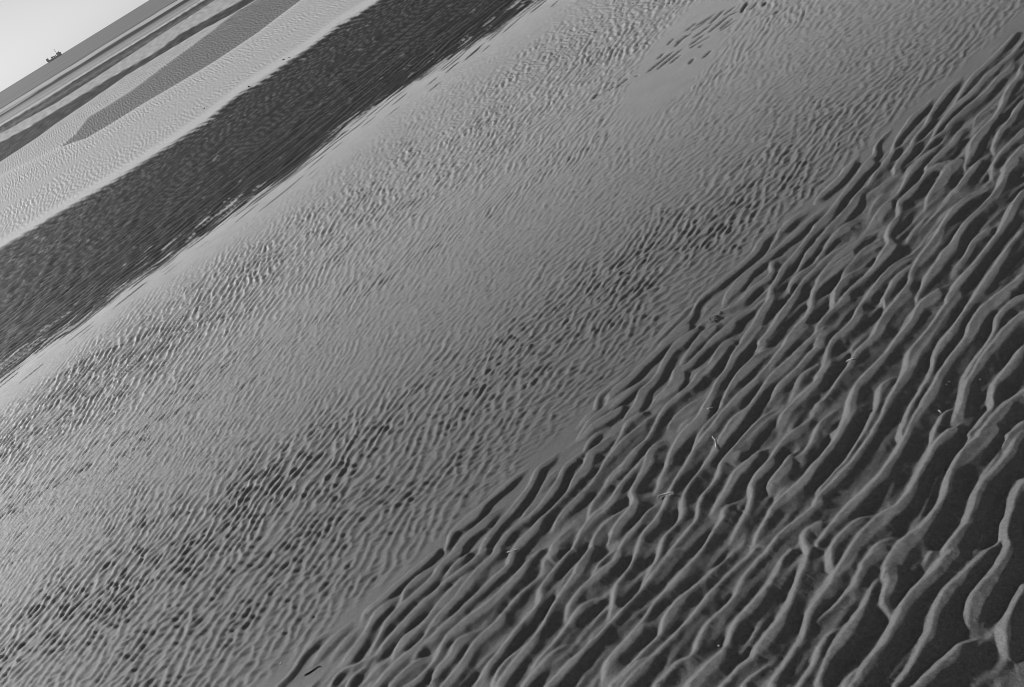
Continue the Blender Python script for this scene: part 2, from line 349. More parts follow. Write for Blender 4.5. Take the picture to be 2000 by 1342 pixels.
01 1454,964,2.0 1436,984,3.0 1420,996,8.0 1414,1016,7.0 1398,1038,4.0 1380,1066,3.0 1362,1092,2.4 1344,1114,10.0 1324,1136,8.0 1306,1156,6.0
01 1480,1072,2.0 1458,1092,3.0 1436,1116,3.0 1412,1140,3.0 1396,1156,4.0
01 1430,1070,5.0 1426,1082,4.0 1412,1102,2.4 1392,1122,2.4 1370,1142,3.0 1354,1156,3.0
11 1600,1028,10.0 1578,1042,12.0 1574,1056,8.0 1580,1074,4.0 1582,1086,6.0 1576,1106,6.0 1566,1130,6.0 1558,1154,6.0
00 1572,1058,2.0 1548,1078,3.0 1534,1098,4.0 1520,1124,4.0 1504,1150,5.0
00 1576,986,4.0 1560,998,5.0 1548,1014,4.0 1546,1028,3.0
01 1288,976,2.0 1270,994,4.0 1252,1018,5.0 1230,1044,5.0 1214,1070,5.0 1200,1094,4.0
11 1258,894,2.4 1232,924,4.0 1210,952,5.0 1200,966,5.0
00 1352,1094,1.6 1324,1120,2.0 1300,1150,2.4
11 1858,1076,18.0 1836,1100,20.0 1814,1126,20.0 1790,1148,20.0 1770,1172,20.0 1756,1202,16.0 1740,1234,12.0 1720,1268,10.0 1696,1300,12.0 1674,1328,14.0 1664,1340,14.0
11 1918,1078,5.0 1890,1106,8.0 1860,1134,18.0 1836,1166,20.0 1824,1194,14.0 1818,1222,14.0 1804,1248,12.0 1790,1274,7.0 1776,1300,6.0 1756,1328,5.0 1748,1338,4.0
10 1960,1078,12.0 1936,1108,18.0 1912,1138,30.0 1894,1168,30.0 1888,1194,24.0 1886,1214,10.0
10 2000,1128,8.0 1984,1154,10.0 1972,1178,8.0 1964,1202,12.0 1958,1224,14.0 1958,1246,10.0 1966,1264,8.0
10 1752,1078,30.0 1736,1100,30.0 1734,1120,22.0 1738,1136,20.0 1730,1158,18.0 1728,1172,14.0 1736,1190,10.0 1736,1210,4.0
11 1670,1076,16.0 1654,1098,20.0 1638,1118,16.0 1622,1142,6.0 1604,1166,5.0 1600,1174,4.0
11 1718,1078,18.0 1698,1098,18.0 1682,1126,12.0 1670,1148,8.0 1648,1168,4.0 1626,1192,3.0 1600,1216,2.4
01 1724,1114,3.0 1714,1132,8.0 1702,1158,5.0 1690,1186,6.0 1676,1208,12.0 1656,1232,22.0 1636,1258,20.0 1618,1292,10.0 1604,1334,6.0
00 1626,1080,10.0 1624,1100,7.0 1623,1120,2.0
00 1784,1096,4.0 1782,1112,8.0 1786,1134,4.0 1776,1150,2.0
01 1648,1216,2.0 1624,1240,3.0 1606,1268,8.0 1600,1284,10.0
01 1912,1222,2.4 1884,1244,5.0 1858,1268,14.0 1830,1294,16.0 1804,1320,16.0 1786,1338,16.0
01 1680,1290,1.6 1666,1310,2.4 1652,1338,3.0
10 1820,1078,3.0 1796,1096,6.0 1784,1098,2.0
00 1868,1116,3.0 1842,1148,5.0 1824,1174,5.0 1816,1196,2.4
11 1248,1078,5.0 1234,1108,5.0 1216,1136,5.0 1204,1162,5.0 1200,1182,4.0
10 1292,1078,4.0 1284,1100,3.0 1268,1122,2.4 1246,1148,2.4
11 1320,1078,5.0 1292,1106,5.0 1266,1140,5.0 1240,1172,5.0 1216,1200,5.0 1200,1218,5.0
11 1376,1076,3.0 1358,1100,5.0 1344,1118,9.0 1320,1142,10.0 1294,1168,5.0 1274,1194,5.0 1254,1222,6.0 1234,1248,12.0 1212,1270,14.0 1200,1286,16.0
01 1426,1086,3.0 1400,1110,3.0 1376,1132,3.0 1352,1156,6.0 1328,1178,14.0 1310,1202,14.0 1300,1220,10.0 1290,1244,4.0 1266,1268,4.0 1240,1296,4.0 1212,1328,4.0 1200,1340,4.0
11 1478,1076,2.0 1450,1104,3.0 1424,1128,3.0 1406,1148,6.0 1386,1170,12.0 1366,1194,8.0 1340,1222,4.0 1312,1252,5.0 1284,1282,6.0 1260,1304,14.0 1236,1330,12.0 1224,1342,12.0
11 1504,1078,3.0 1476,1106,3.0 1458,1128,5.0 1446,1154,5.0 1426,1182,4.0 1400,1210,5.0 1376,1236,5.0 1368,1254,6.0 1366,1266,4.0 1356,1282,4.0 1332,1296,4.0 1308,1320,5.0 1288,1340,6.0
11 1548,1076,3.0 1530,1098,4.0 1516,1124,4.0 1504,1146,4.0 1486,1170,16.0 1462,1194,18.0 1440,1218,12.0 1432,1240,8.0 1424,1262,4.0 1412,1280,12.0 1392,1300,20.0 1370,1322,22.0 1352,1342,22.0
11 1584,1078,7.0 1578,1100,6.0 1566,1126,6.0 1554,1162,6.0 1538,1196,7.0 1524,1218,18.0 1502,1244,22.0 1486,1268,20.0 1478,1282,6.0 1454,1304,5.0 1430,1328,5.0 1416,1342,5.0
11 1600,1176,8.0 1588,1202,10.0 1578,1228,6.0 1568,1250,5.0 1548,1282,5.0 1530,1310,5.0 1514,1340,8.0
01 1482,1280,2.0 1488,1290,2.0 1494,1300,2.4 1484,1316,4.0 1462,1334,5.0 1456,1342,5.0
00 1514,1198,2.0 1494,1216,2.4 1474,1236,6.0 1466,1254,5.0 1456,1268,2.4
11 1600,1282,8.0 1594,1300,8.0 1576,1326,6.0 1564,1342,5.0
00 1352,1092,1.6 1324,1118,2.0 1300,1148,2.4 1284,1170,2.4
00 1504,1270,2.4 1520,1282,2.4 1526,1300,2.0
00 1424,1228,2.4 1410,1250,3.0 1402,1262,2.4
00 1356,1260,1.6 1342,1280,2.8 1332,1294,1.6
11 884,1078,10.0 866,1094,10.0 850,1112,8.0
00 910,1080,8.0 888,1096,12.0 872,1114,6.0 856,1138,3.0
11 942,1078,8.0 918,1098,10.0 894,1116,8.0 870,1134,8.0 850,1154,12.0
11 968,1078,10.0 946,1098,12.0 926,1118,16.0 906,1144,16.0 888,1168,12.0 868,1190,12.0 850,1212,12.0
11 1002,1078,8.0 994,1098,12.0 970,1122,12.0 944,1148,12.0 916,1176,12.0 888,1204,12.0 864,1228,12.0 850,1244,12.0
11 1050,1078,4.0 1028,1102,10.0 1008,1126,14.0 984,1150,14.0 954,1178,16.0 926,1200,16.0 896,1222,16.0 874,1244,12.0 860,1270,6.0 850,1286,4.0
10 1084,1078,10.0 1066,1088,12.0 1056,1108,4.0 1052,1114,1.6
10 1112,1078,5.0 1090,1106,8.0 1072,1130,14.0 1058,1154,10.0 1056,1168,6.0 1046,1188,4.0 1026,1212,4.0 1010,1232,10.0 992,1256,10.0 970,1284,12.0 950,1308,12.0 928,1336,14.0
11 1152,1078,12.0 1138,1100,16.0 1124,1124,16.0 1106,1150,10.0 1088,1174,6.0 1072,1202,6.0 1062,1224,5.0 1048,1246,10.0 1030,1268,16.0 1010,1292,18.0 988,1320,18.0 976,1340,18.0
10 1212,1078,4.0 1202,1096,10.0 1182,1114,14.0 1158,1136,12.0 1134,1160,8.0 1114,1184,8.0 1104,1204,7.0 1104,1214,2.4
10 1246,1078,5.0 1236,1104,5.0 1216,1134,5.0 1204,1158,6.0 1200,1180,5.0 1188,1202,3.0 1180,1214,2.0
11 1250,1162,4.0 1220,1194,5.0 1194,1222,5.0 1166,1252,10.0 1138,1278,12.0 1114,1302,14.0 1088,1328,14.0 1076,1342,14.0
10 1250,1234,12.0 1228,1258,14.0 1202,1284,14.0 1186,1306,10.0 1170,1334,10.0
00 1172,1160,4.0 1152,1178,12.0 1132,1196,14.0 1114,1222,5.0 1100,1240,4.0 1078,1266,5.0 1058,1288,6.0 1038,1312,6.0 1020,1336,6.0
01 1116,1248,8.0 1098,1268,22.0 1072,1290,22.0 1046,1316,18.0 1028,1338,16.0
00 1190,1172,1.6 1174,1194,2.0 1154,1214,4.0 1148,1220,2.0
01 1050,1122,8.0 1028,1148,6.0 1004,1174,8.0 990,1192,5.0 974,1212,16.0 950,1234,18.0 928,1258,16.0 910,1286,16.0 888,1314,18.0 868,1340,20.0
01 936,1222,4.0 912,1240,16.0 890,1260,20.0 880,1278,18.0 862,1300,14.0 850,1318,12.0
00 964,1268,4.0 942,1288,12.0 932,1304,8.0 924,1322,3.0
01 906,1128,5.0 882,1154,12.0 858,1180,12.0 850,1188,10.0
00 982,1090,4.0 962,1108,6.0 954,1124,2.4
00 1002,1222,4.0 970,1254,4.0 962,1268,3.0
01 1038,1250,1.6 1006,1278,2.4 986,1298,5.0 974,1318,6.0 966,1338,4.0
10 1202,1078,2.0 1178,1098,2.4 1162,1124,2.4 1144,1150,1.6
00 1158,1228,2.0 1148,1248,5.0 1138,1270,3.0 1124,1288,2.0
11 1250,1298,8.0 1230,1318,8.0 1210,1340,6.0
00 1136,1086,2.0 1108,1120,3.0 1090,1154,3.0 1074,1186,3.0
10 844,1078,10.0 816,1102,12.0 784,1128,12.0 756,1154,12.0 730,1176,12.0 708,1194,12.0 700,1212,4.0
00 850,1098,6.0 824,1116,12.0 800,1136,12.0 788,1150,10.0 784,1166,4.0 782,1172,2.0 766,1194,6.0 752,1212,5.0
10 888,1078,12.0 860,1102,12.0 844,1124,12.0 820,1148,12.0 792,1172,12.0 772,1192,14.0 752,1216,12.0 742,1236,5.0 730,1258,3.0 720,1274,2.4 708,1288,1.6
00 778,1158,4.0 754,1174,16.0 730,1198,16.0 718,1218,14.0 708,1238,12.0 692,1258,16.0 674,1282,16.0 656,1306,4.0
00 698,1222,2.0 680,1236,12.0 662,1256,14.0 648,1274,8.0 638,1296,2.0
00 684,1208,6.0 660,1228,14.0 638,1250,16.0 620,1272,12.0 606,1292,8.0 596,1306,2.0
01 642,1230,4.0 620,1242,8.0 600,1260,12.0 588,1278,6.0 576,1298,3.0 558,1320,4.0 540,1338,5.0
10 900,1090,10.0 880,1110,10.0 866,1128,4.0 854,1142,2.0
01 872,1132,8.0 848,1154,12.0 824,1174,12.0 806,1194,12.0 788,1214,14.0 766,1236,8.0 750,1256,6.0 734,1280,4.0 710,1290,3.0 680,1302,2.4 656,1318,3.0 644,1340,2.4
10 900,1130,8.0 878,1154,10.0 856,1178,10.0 836,1202,10.0 814,1224,12.0 788,1244,20.0 772,1268,16.0 762,1290,6.0
11 900,1160,10.0 872,1186,10.0 848,1214,8.0 830,1240,6.0 812,1260,10.0 788,1280,12.0 764,1302,14.0 736,1332,14.0 728,1342,14.0
10 900,1194,12.0 872,1216,12.0 848,1240,10.0 824,1260,8.0 808,1284,6.0 788,1308,4.0
11 900,1226,12.0 876,1244,12.0 862,1266,8.0 852,1286,5.0 838,1304,4.0 820,1324,14.0 794,1342,14.0
01 842,1274,8.0 818,1290,12.0 790,1312,12.0 764,1338,12.0
00 760,1274,4.0 740,1290,20.0 720,1312,18.0 704,1332,12.0
01 716,1298,5.0 690,1316,8.0 682,1330,5.0 678,1340,4.0
01 724,1320,4.0 720,1334,5.0 716,1342,5.0
01 622,1320,2.4 606,1338,2.4
00 1355,612,7.4 1319,645,8.9 1283,683,10.4 1247,716,10.4 1221,740,7.4 1191,773,8.9 1170,809,3.0
10 1340,600,3.0 1316,621,6.0 1295,645,6.0 1268,669,4.5 1253,680,1.8
00 1358,633,6.0 1325,663,14.9 1298,698,14.9 1283,731,11.9 1259,758,14.9 1244,782,14.9 1221,806,10.4 1215,818,3.0
00 1256,737,7.4 1221,761,11.9 1182,791,13.4 1149,821,11.9 1119,859,2.4
00 1226,713,6.0 1197,743,8.9 1167,767,6.0 1158,797,6.0 1128,829,3.0
00 1179,835,4.5 1149,859,8.9 1140,877,4.5
00 1670,303,3.6 1643,336,8.9 1613,363,10.4 1586,396,3.0
00 1628,318,4.5 1595,345,8.9 1577,372,3.0
01 1709,300,7.4 1685,327,10.4 1658,360,10.4 1631,396,8.9 1613,425,10.4 1586,449,11.9
01 1569,405,11.9 1545,425,11.9 1524,446,11.9
01 1601,405,6.0 1574,431,10.4 1557,449,10.4
00 1619,348,3.0 1589,378,3.0
"""
GX0, GY0, GD, GNX, GNY = -1.7, 0.6, 0.0022, 2300, 1720     # raster of the foreground relief
rid = np.zeros((GNY, GNX), np.float32)
def add_ridge(x, y, w, op0, op1):
    # resample the crest line
    pts = np.column_stack([x, y])
    seg = np.hypot(*np.diff(pts, axis=0).T)
    s = np.concatenate([[0], np.cumsum(seg)])
    n = max(6, int(s[-1] / 7))
    t = np.linspace(0, s[-1], n)
    # smooth by cubic Hermite through the points
    def herm(v):
        d = np.gradient(v, s) if len(v) > 2 else np.full(len(v), (v[-1] - v[0]) / s[-1])
        i = np.clip(np.searchsorted(s, t, 'right') - 1, 0, len(s) - 2)
        h = s[i + 1] - s[i]
        u = (t - s[i]) / h
        return ((2*u**3 - 3*u**2 + 1) * v[i] + (u**3 - 2*u**2 + u) * h * d[i] + (-2*u**3 + 3*u**2) * v[i+1] + (u**3 - u**2) * h * d[i+1])
    px, py, pw = herm(np.array(x)), herm(np.array(y)), np.maximum(np.interp(t, s, w), 1.0)
    gx, gy = ground(px, py, 0.012)
    depth = np.clip((E_FORE(gx / gy) * 0 + np.exp(E_FORE(gx / gy)) - gy) / 0.85, 0, 1)
    L = lerp(0.019, 0.060, sstep(depth))                       # length of the near face
    tp = np.ones(n)
    taper = 56.0
    if not op0: tp *= sstep((t + 6) / taper)
    if not op1: tp *= sstep((s[-1] - t + 6) / taper)
    H = lerp(0.0120, 0.0245, sstep(depth)) * tp ** 0.7 * lerp(0.80, 1.0, sstep((pw - 2) / 9)) * (1.0 if op0 or op1 else lerp(0.40, 1.0, float(sstep((s[-1] - 50) / 190))))
    # right-hand (near) edge of the lit top
    dx, dy = np.gradient(px), np.gradient(py)
    l = np.hypot(dx, dy); dx, dy = dx / l, dy / l
    nx, ny = -dy, dx
    flip = np.where(nx * 0.6 + ny * 0.8 < 0, -1, 1)
    g2x, g2y = ground(px + nx * flip * pw, py + ny * flip * pw, 0.012)
    tx, ty = np.gradient(gx), np.gradient(gy)
    l = np.hypot(tx, ty) + 1e-9; tx, ty = tx / l, ty / l
    W = np.abs((g2x - gx) * -ty + (g2y - gy) * tx)
    W = np.minimum(W * 0.80, 0.10)
    pad = 0.17
    i0, i1 = int((gx.min() - pad - GX0) / GD), int((gx.max() + pad - GX0) / GD)
    j0, j1 = int((gy.min() - pad - GY0) / GD), int((gy.max() + pad - GY0) / GD)
    i0, j0, i1, j1 = max(i0, 0), max(j0, 0), min(i1, GNX), min(j1, GNY)
    if i1 <= i0 or j1 <= j0: return
    XX, YY = np.meshgrid(GX0 + GD * np.arange(i0, i1), GY0 + GD * np.arange(j0, j1))
    XX, YY = XX + WARP_X[j0:j1, i0:i1], YY + WARP_Y[j0:j1, i0:i1]
    best = np.full(XX.shape, 1e9, np.float32)
    sd = np.zeros(XX.shape, np.float32); hh = np.zeros_like(sd); ww = np.zeros_like(sd); LL = np.zeros_like(sd)
    end = np.zeros_like(sd)
    for k in range(n - 1):
        ax, ay, bx, by = gx[k], gy[k], gx[k+1], gy[k+1]
        # work only near this piece
        p = 0.15
        a0 = max(0, int((min(ax, bx) - p - GX0) / GD) - i0); a1 = min(XX.shape[1], int((max(ax, bx) + p - GX0) / GD) - i0)
        b0 = max(0, int((min(ay, by) - p - GY0) / GD) - j0); b1 = min(XX.shape[0], int((max(ay, by) + p - GY0) / GD) - j0)
        if a1 <= a0 or b1 <= b0: continue
        sx, sy = XX[b0:b1, a0:a1], YY[b0:b1, a0:a1]
        vx, vy = bx - ax, by - ay
        l2 = vx * vx + vy * vy + 1e-12
        u = np.clip(((sx - ax) * vx + (sy - ay) * vy) / l2, 0, 1)
        ex, ey = sx - ax - u * vx, sy - ay - u * vy
        d = np.hypot(ex, ey)
        # crest runs right to left in most traces; sign: toward the viewer positive
        sg = np.sign(vx * ey - vy * ex)
        if vx > 0: sg = -sg
        if k == 0 and not op0 or k == n - 2 and not op1:
            pass
        mk = d < best[b0:b1, a0:a1]
        if not mk.any(): continue
        best[b0:b1, a0:a1][mk] = d[mk]
        sd[b0:b1, a0:a1][mk] = (d * sg)[mk]
        hh[b0:b1, a0:a1][mk] = (H[k] + (H[k+1] - H[k]) * u)[mk]
        ww[b0:b1, a0:a1][mk] = (W[k] + (W[k+1] - W[k]) * u)[mk]
        LL[b0:b1, a0:a1][mk] = (L[k] + (L[k+1] - L[k]) * u)[mk]
    far = best > 1e8
    Hs = np.maximum(hh, 1e-5)
    # slip face on the far side, gently domed top, long near face
    sf = -sd / (Hs * 0.95 + 0.0015)
    hf = 1 - sf * (0.50 + 0.50 * np.clip(sf, 0, 1))
    hf = np.where(sf < 1, hf, 0)
    sn = np.clip(sd / (ww + 1e-4), 0, 1)
    top = 1 - 0.07 * sn
    q = np.clip((sd - ww * 0.95) / (LL * lerp(0.55, 1.0, np.clip(hh / (LL * 0.42 + 1e-6), 0, 1))), 0, 1)
    near = top * (1 - q) ** 1.5
    h = np.where(sd < 0, hf, near) * hh
    h = np.where(far, 0, h)
    cur = rid[j0:j1, i0:i1]
    # soft union
    k_ = 0.002
    mx = np.maximum(cur, h)
    rid[j0:j1, i0:i1] = mx + np.maximum(k_ - np.abs(cur - h), 0) ** 2 / (4 * k_) * np.where((h > 1e-4) & (cur > 1e-4), 1, 0)

GXX, GYY = np.meshgrid(GX0 + GD * np.arange(GNX), GY0 + GD * np.arange(GNY))
_w1, _w2, _w3 = Cloud(21, 0.05), Cloud(22, 0.05), Cloud(23, 0.018)
WARP_X = (0.0012 * _w1(GXX, GYY) + 0.0005 * _w3(GXX, GYY)).astype(np.float32)
WARP_Y = (0.0012 * _w2(GXX, GYY) + 0.0005 * _w3(GXX + 3, GYY)).astype(np.float32)
for line in RIDGES.strip().split('\n'):
    tk = line.split()
    a = np.array([[float(v) for v in q.split(',')] for q in tk[1:]])
    if len(a) > 1:
        add_ridge(a[:, 0], a[:, 1], a[:, 2], tk[0][0] == '1', tk[0][1] == '1')
# soften a little: wet sand slumps
for _ in range(1):
    rid[1:-1, 1:-1] = (rid[1:-1, 1:-1] * 4 + rid[:-2, 1:-1] + rid[2:, 1:-1] + rid[1:-1, :-2] + rid[1:-1, 2:]) / 8

def ridges(X, Y):
    u, v = (X - GX0) / GD, (Y - GY0) / GD
    ok = (u > 1) & (u < GNX - 2) & (v > 1) & (v < GNY - 2)
    return np.where(ok, bil(rid, np.clip(u, 0, GNX - 2), np.clip(v, 0, GNY - 2)), 0)

# ------------------------------------------------------------------ relief, wetness and painted sheen of the whole flat
R = math.radians
T_main = [Ripple(31, 0.052, R(49), 0.30, 0.26, soft=0.6), Ripple(32, 0.047, R(30), 0.34, 0.30, soft=0.6)]
T_main0 = [Ripple(61, 0.048, R(50), 0.36, 0.40, soft=0.3), Ripple(62, 0.040, R(28), 0.40, 0.42, soft=0.3)]
T_main = [Ripple(31, 0.040, R(49), 0.36, 0.42, soft=0.3), Ripple(32, 0.037, R(30), 0.38, 0.42, soft=0.3)]
T_main2 = [Ripple(41, 0.056, R(60), 0.36, 0.38, soft=0.3), Ripple(42, 0.050, R(42), 0.36, 0.38, soft=0.3)]
T_cross = [Ripple(33, 0.034, R(-4), 0.45, 0.30), Ripple(34, 0.034, R(-18), 0.45, 0.30)]
T_third = Ripple(46, 0.024, R(30), 0.45, 0.25, soft=0.7)
T_fine = Ripple(35, 0.036, R(45), 0.36, 0.18, soft=0.9)
T_stria = Ripple(36, 0.026, R(-10), 0.45, 0.18, soft=0.7)
T_streak = Tile(73, 0.14, R(37), 0.5, 0.24)
T_dark = Ripple(37, 0.118, R(34), 0.16, 0.10, per=10)
T_dark2 = Tile(38, 0.30, R(20), 0.4, 0.3)
T_fore = Tile(39, 0.055, R(25), 0.3, 0.12)
T_far = [Ripple(43, 0.075, R(62), 0.4, 0.15, per=8), Tile(44, 0.5, R(40), 0.5, 0.35), Tile(45, 2.0, R(10), 0.6, 0.35)]
C_stripe = Cloud(57, 0.06, n=512)
C_crumb = Cloud(71, 0.016, n=512)
T_rill = Tile(72, 0.013, R(112), 0.5, 0.25, per=8)
T_sec = Ripple(74, 0.044, R(25), 0.4, 0.13, soft=0.4)
T_more = Ripple(75, 0.115, R(25), 0.25, 0.10)
T_ladder = Ripple(47, 0.013, R(-48), 0.25, 0.14, per=8)
C_big, C_mid, C_sml = Cloud(51, 1.2, stretch=2.6, theta=R(12)), Cloud(52, 0.45, stretch=1.6, theta=R(30)), Cloud(53, 0.12)
C_wx, C_wy = Cloud(54, 0.35), Cloud(55, 0.35)
C_far = Cloud(56, 2.0, stretch=5.0)
C_fleck = Cloud(59, 0.20, stretch=2.2, theta=R(30))
# the smooth belt of fine ripples running through the middle, and the bare hollow with slots darkened as lee shade
POOL = ground(1330, 100)
E_BELT = Edge([(0, 1010), (200, 900), (420, 760), (640, 620), (860, 470), (1060, 350), (1250, 240), (1420, 110), (1560, 0)])
MARKS = """1120,40,1050,95 1045,65,960,150 985,90,870,165 970,110,900,150 865,150,800,200 1145,70,1080,100 1080,100,955,205 1195,15,1160,80 1215,15,1190,40
1260,15,1225,60 1320,10,1300,40 1100,120,1025,185 1125,130,1030,195 965,160,850,245 930,140,840,200 910,230,830,290 950,240,830,310 835,215,740,275
800,230,730,300 720,250,680,290 910,290,885,310 765,325,620,445 710,340,555,465 655,345,615,385 760,360,700,410 960,330,915,375 850,380,820,415
1405,65,1370,95 420,510,355,565 330,560,295,590 240,605,200,640 490,485,470,500"""
MARKS = [[float(v) for v in q.split(',')] for q in MARKS.split()]
def lee_marks(X, Y):
    """slots along the ripples in the bare sand: depth, and lee-face shade as darkening"""
    h, w = np.zeros_like(X), np.zeros_like(X)
    jj = np.nonzero((Y[:, 0] > 4.2) & (Y[:, 0] < 8))[0]
    j0, j1 = jj.min(), jj.max() + 1
    x, y = X[j0:j1], Y[j0:j1]
    for a, b_, c, d in MARKS:
        (ax, ay), (bx, by) = ground(1100 + a / 3.333, b_ / 3.333), ground(1100 + c / 3.333, d / 3.333)
        vx, vy = bx - ax, by - ay
        l = math.hypot(vx, vy)
        u = ((x - ax) * vx + (y - ay) * vy) / (l * l)
        s = ((x - ax) * vy - (y - ay) * vx) / l
        wd = 0.011 + 0.034 * l
        bell = np.clip(1 - ((u - 0.5) / 0.60) ** 4, 0, 1)
        k = np.clip(1 - np.abs(s) / (wd * np.sqrt(bell) + 1e-4), 0, 1)
        h[j0:j1] = np.maximum(h[j0:j1], sstep(k * 1.4) * bell)
        w[j0:j1] = np.maximum(w[j0:j1], sstep(k * 2.0) * sstep(bell * 2))
    return h, w

def relief(X, Y):
    Q = X / Y
    lY = np.log(Y)
    wx, wy = C_wx(X, Y), C_wy(X, Y)
    Xw, Yw = X + 0.011 * wx + 0.0025 * C_sml(X, Y), Y + 0.011 * wy + 0.0025 * C_sml(X + 5, Y)
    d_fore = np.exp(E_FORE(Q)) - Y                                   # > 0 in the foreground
    l_nd, l_fd = E_NEARDARK(Q), E_FARDARK(Q)
    # ---- foreground
    fore = sstep((d_fore + 0.085) / 0.10)
    # past the crests traced one by one the same ridges simply go on
    dep = Y * FWD[1] - CAM_H * FWD[2]
    qx = CX + F_PX * (X * CAM_R[0] + Y * CAM_R[1] - CAM_H * CAM_R[2]) / dep
    qy = CY - F_PX * (X * CAM_U[0] + Y * CAM_U[1] - CAM_H * CAM_U[2]) / dep
    outer = sstep(np.maximum(np.maximum(qx - 1995, qy - 1337), 0) / 60)
    z_f = ridges(X, Y) + outer * 0.016 * np.clip(T_more(Xw, Yw, 0.5) + 0.5, 0, 2) * sstep(d_fore / 0.4) + 0.0007 * T_fore(Xw, Yw) * sstep(d_fore / 0.3) + 0.0002 * C_sml(X, Y) + 0.0034 * np.clip(T_sec(Xw, Yw, 0.8) + 0.45, 0, 2) * sstep(0.75 + 0.5 * C_mid(X * 1.3, Y * 1.3 + 4)) * sstep(1.25 - ridges(X, Y) / 0.012) * sstep(d_fore / 0.25) + (0.00026 * C_crumb(X, Y) + 0.00010 * T_rill(X, Y)) * sstep(d_fore / 0.2)
    z_f = z_f - 0.08 * np.clip(d_fore - 1.28, 0, 0.8) ** 2
    low = sstep(1 - ridges(X, Y) / 0.022)
    z_f = z_f + 0.0016 * T_ladder(X + 0.3 * wx * 0.01, Y) * low * sstep((d_fore - 0.75) / 0.4) * sstep((C_mid(X * 0.6, Y * 0.6) + 0.4 + (X - 0.4)) / 0.8)
    # ---- middle: two crossing sets of ripples making hollows with thin crests
    right = sstep((Q + 0.35) / 0.6)
    nearer = sstep((6.2 - Y) / 2.6)
    mn = lerp(lerp(T_main2[0](Xw, Yw, 0.85), T_main2[1](Xw, Yw, 0.85), right), lerp(T_main[0](Xw, Yw, 0.85), T_main[1](Xw, Yw, 0.85), right), nearer)
    close = sstep((4.6 - Y) / 1.1)
    mn = lerp(mn, 1.12 * lerp(T_main0[0](Xw, Yw, 0.85), T_main0[1](Xw, Yw, 0.85), right), close)
    cr = lerp(T_cross[0](Xw, Yw, 0.5), T_cross[1](Xw, Yw, 0.5), right)
    fi = T_fine(Xw, Yw, 0.5)
    stz = T_stria(X + 0.01 * wx, Y + 0.01 * wy, 0.7)
    m3 = T_third(Xw, Yw, 0.5)
    belt = np.exp(-((lY - E_BELT(Q)) / 0.085) ** 2)
    patch = np.clip(1.0 + 0.03 * C_big(X, Y) + 0.06 * C_mid(X, Y) + 0.12 * C_sml(X, Y), 0.7, 1.3)
    smooth_edge = sstep((l_nd - lY) / 0.20 - 0.22 + 0.06 * C_mid(X, Y))    # bare sand just before the dark belt
    near_fore = sstep((-d_fore) / 0.50)
    hm, hw = lee_marks(X, Y)
    bare = sstep(3.0 * np.exp(-(((X - POOL[0]) * 0.62 + (Y - POOL[1]) * 0.78) / 0.85) ** 2 - (((X - POOL[0]) * 0.78 - (Y - POOL[1]) * 0.62) / 0.26) ** 2) - 0.3)
    amp = patch * smooth_edge * lerp(0.65, 1.0, near_fore) * (1 - 0.93 * bare)
    a_main = lerp(0.0100, 0.0048, sstep((6.8 - Y) / 1.9)) * (1 - 0.15 * belt) * lerp(1.0, 0.82, right)
    z_m = amp * (a_main * mn + 0.0018 * cr * (1 - 0.6 * belt) + 0.0012 * m3 * lerp(0.4, 1.0, close) + 0.0014 * stz * lerp(0.3, 1.0, close) + 0.0040 * fi * belt)
    z_m = np.where(z_m < 0, -0.0050 * np.tanh(-z_m / 0.0050), z_m)
    z_m = z_m + 0.0009 * stz * (1 - near_fore) - 0.008 * hm
    shade_m = hw  # shade on the lee faces of the slots, painted as darkening
    # ---- dark belt: low, wet, tightly rippled
    td = T_dark(X + 0.010 * wx, Y + 0.010 * wy, 0.3)
    t2 = T_dark2(X, Y)
    cm = C_mid(X, Y)
    ts = T_streak(X, Y)
    jit = 0.028 * td + 0.040 * ts + 0.016 * cm + 0.008 * t2
    dk = sstep((lY - l_nd + jit) / 0.012 + 0.5) * (1 - sstep((lY - l_fd + 0.006 * cm + 0.012 * td) / 0.014 + 0.5))
    dkz = sstep((lY - l_nd) / 0.10 + 0.6) * (1 - sstep((lY - l_fd) / 0.05 + 0.8))
    fl = C_sml(X * 2.0, Y * 1.0) + 0.5 * C_fleck(X, Y)
    fleck = np.clip(sstep((fl - 2.3 + 0.5 * td) / 0.9) + 0.60 * sstep((td - 0.30 + 0.25 * t2) / 0.6), 0, 1)
    z_d = 0.0110 * td * dkz * np.clip(0.95 + 0.2 * t2, 0.4, 1.5) - 0.03 * dkz + 0.003 * C_sml(X, Y * 0.5) * dkz
    # ---- beyond: bars and channels
    tone = np.zeros_like(lY)
    prev = 0.0
    lprev = np.full_like(lY, -1e9)
    cf = C_far(X, Y)
    zb = np.zeros_like(lY)
    rim = np.zeros_like(lY)
    for e, tn in FAR:
        l = np.maximum(e(Q), lprev)
        lprev = l
        s = sstep((lY - l + 0.003 * cf) / np.maximum(0.012, 0.007 * lY) + 0.5)
        tone = tone + (tn - prev) * s
        zb = zb - 0.02 * s * (1 if tn > prev else -1)
        prev = tn
        rim = np.maximum(rim, np.exp(-((lY - l) / 0.028) ** 2))
    beyond = sstep((lY - l_fd) / 0.03 + 0.5)
    fa = sstep((Y - 26) / 20); fb = sstep((Y - 55) / 60)
    tf = lerp(lerp(T_far[0](X, Y), T_far[1](X, Y), fa), T_far[2](X, Y), fb)
    rip_far = (0.0055 * lerp(1.0, 2.2, fa)) * tf * np.clip(0.7 + 0.3 * C_far(X * 2, Y * 2), 0.2, 1.5)
    z_b = rip_far * sstep((lY - l_fd - 0.02) / 0.08) + zb
    spk = np.clip(0.4 + lerp(0.30, 0.10, fa) * tf * patch, 0, 1)
    stripe = C_stripe(Q * 0.03 + 3, lY) * sstep((Y - 50) / 40)
    mid_w = (1 - fore)
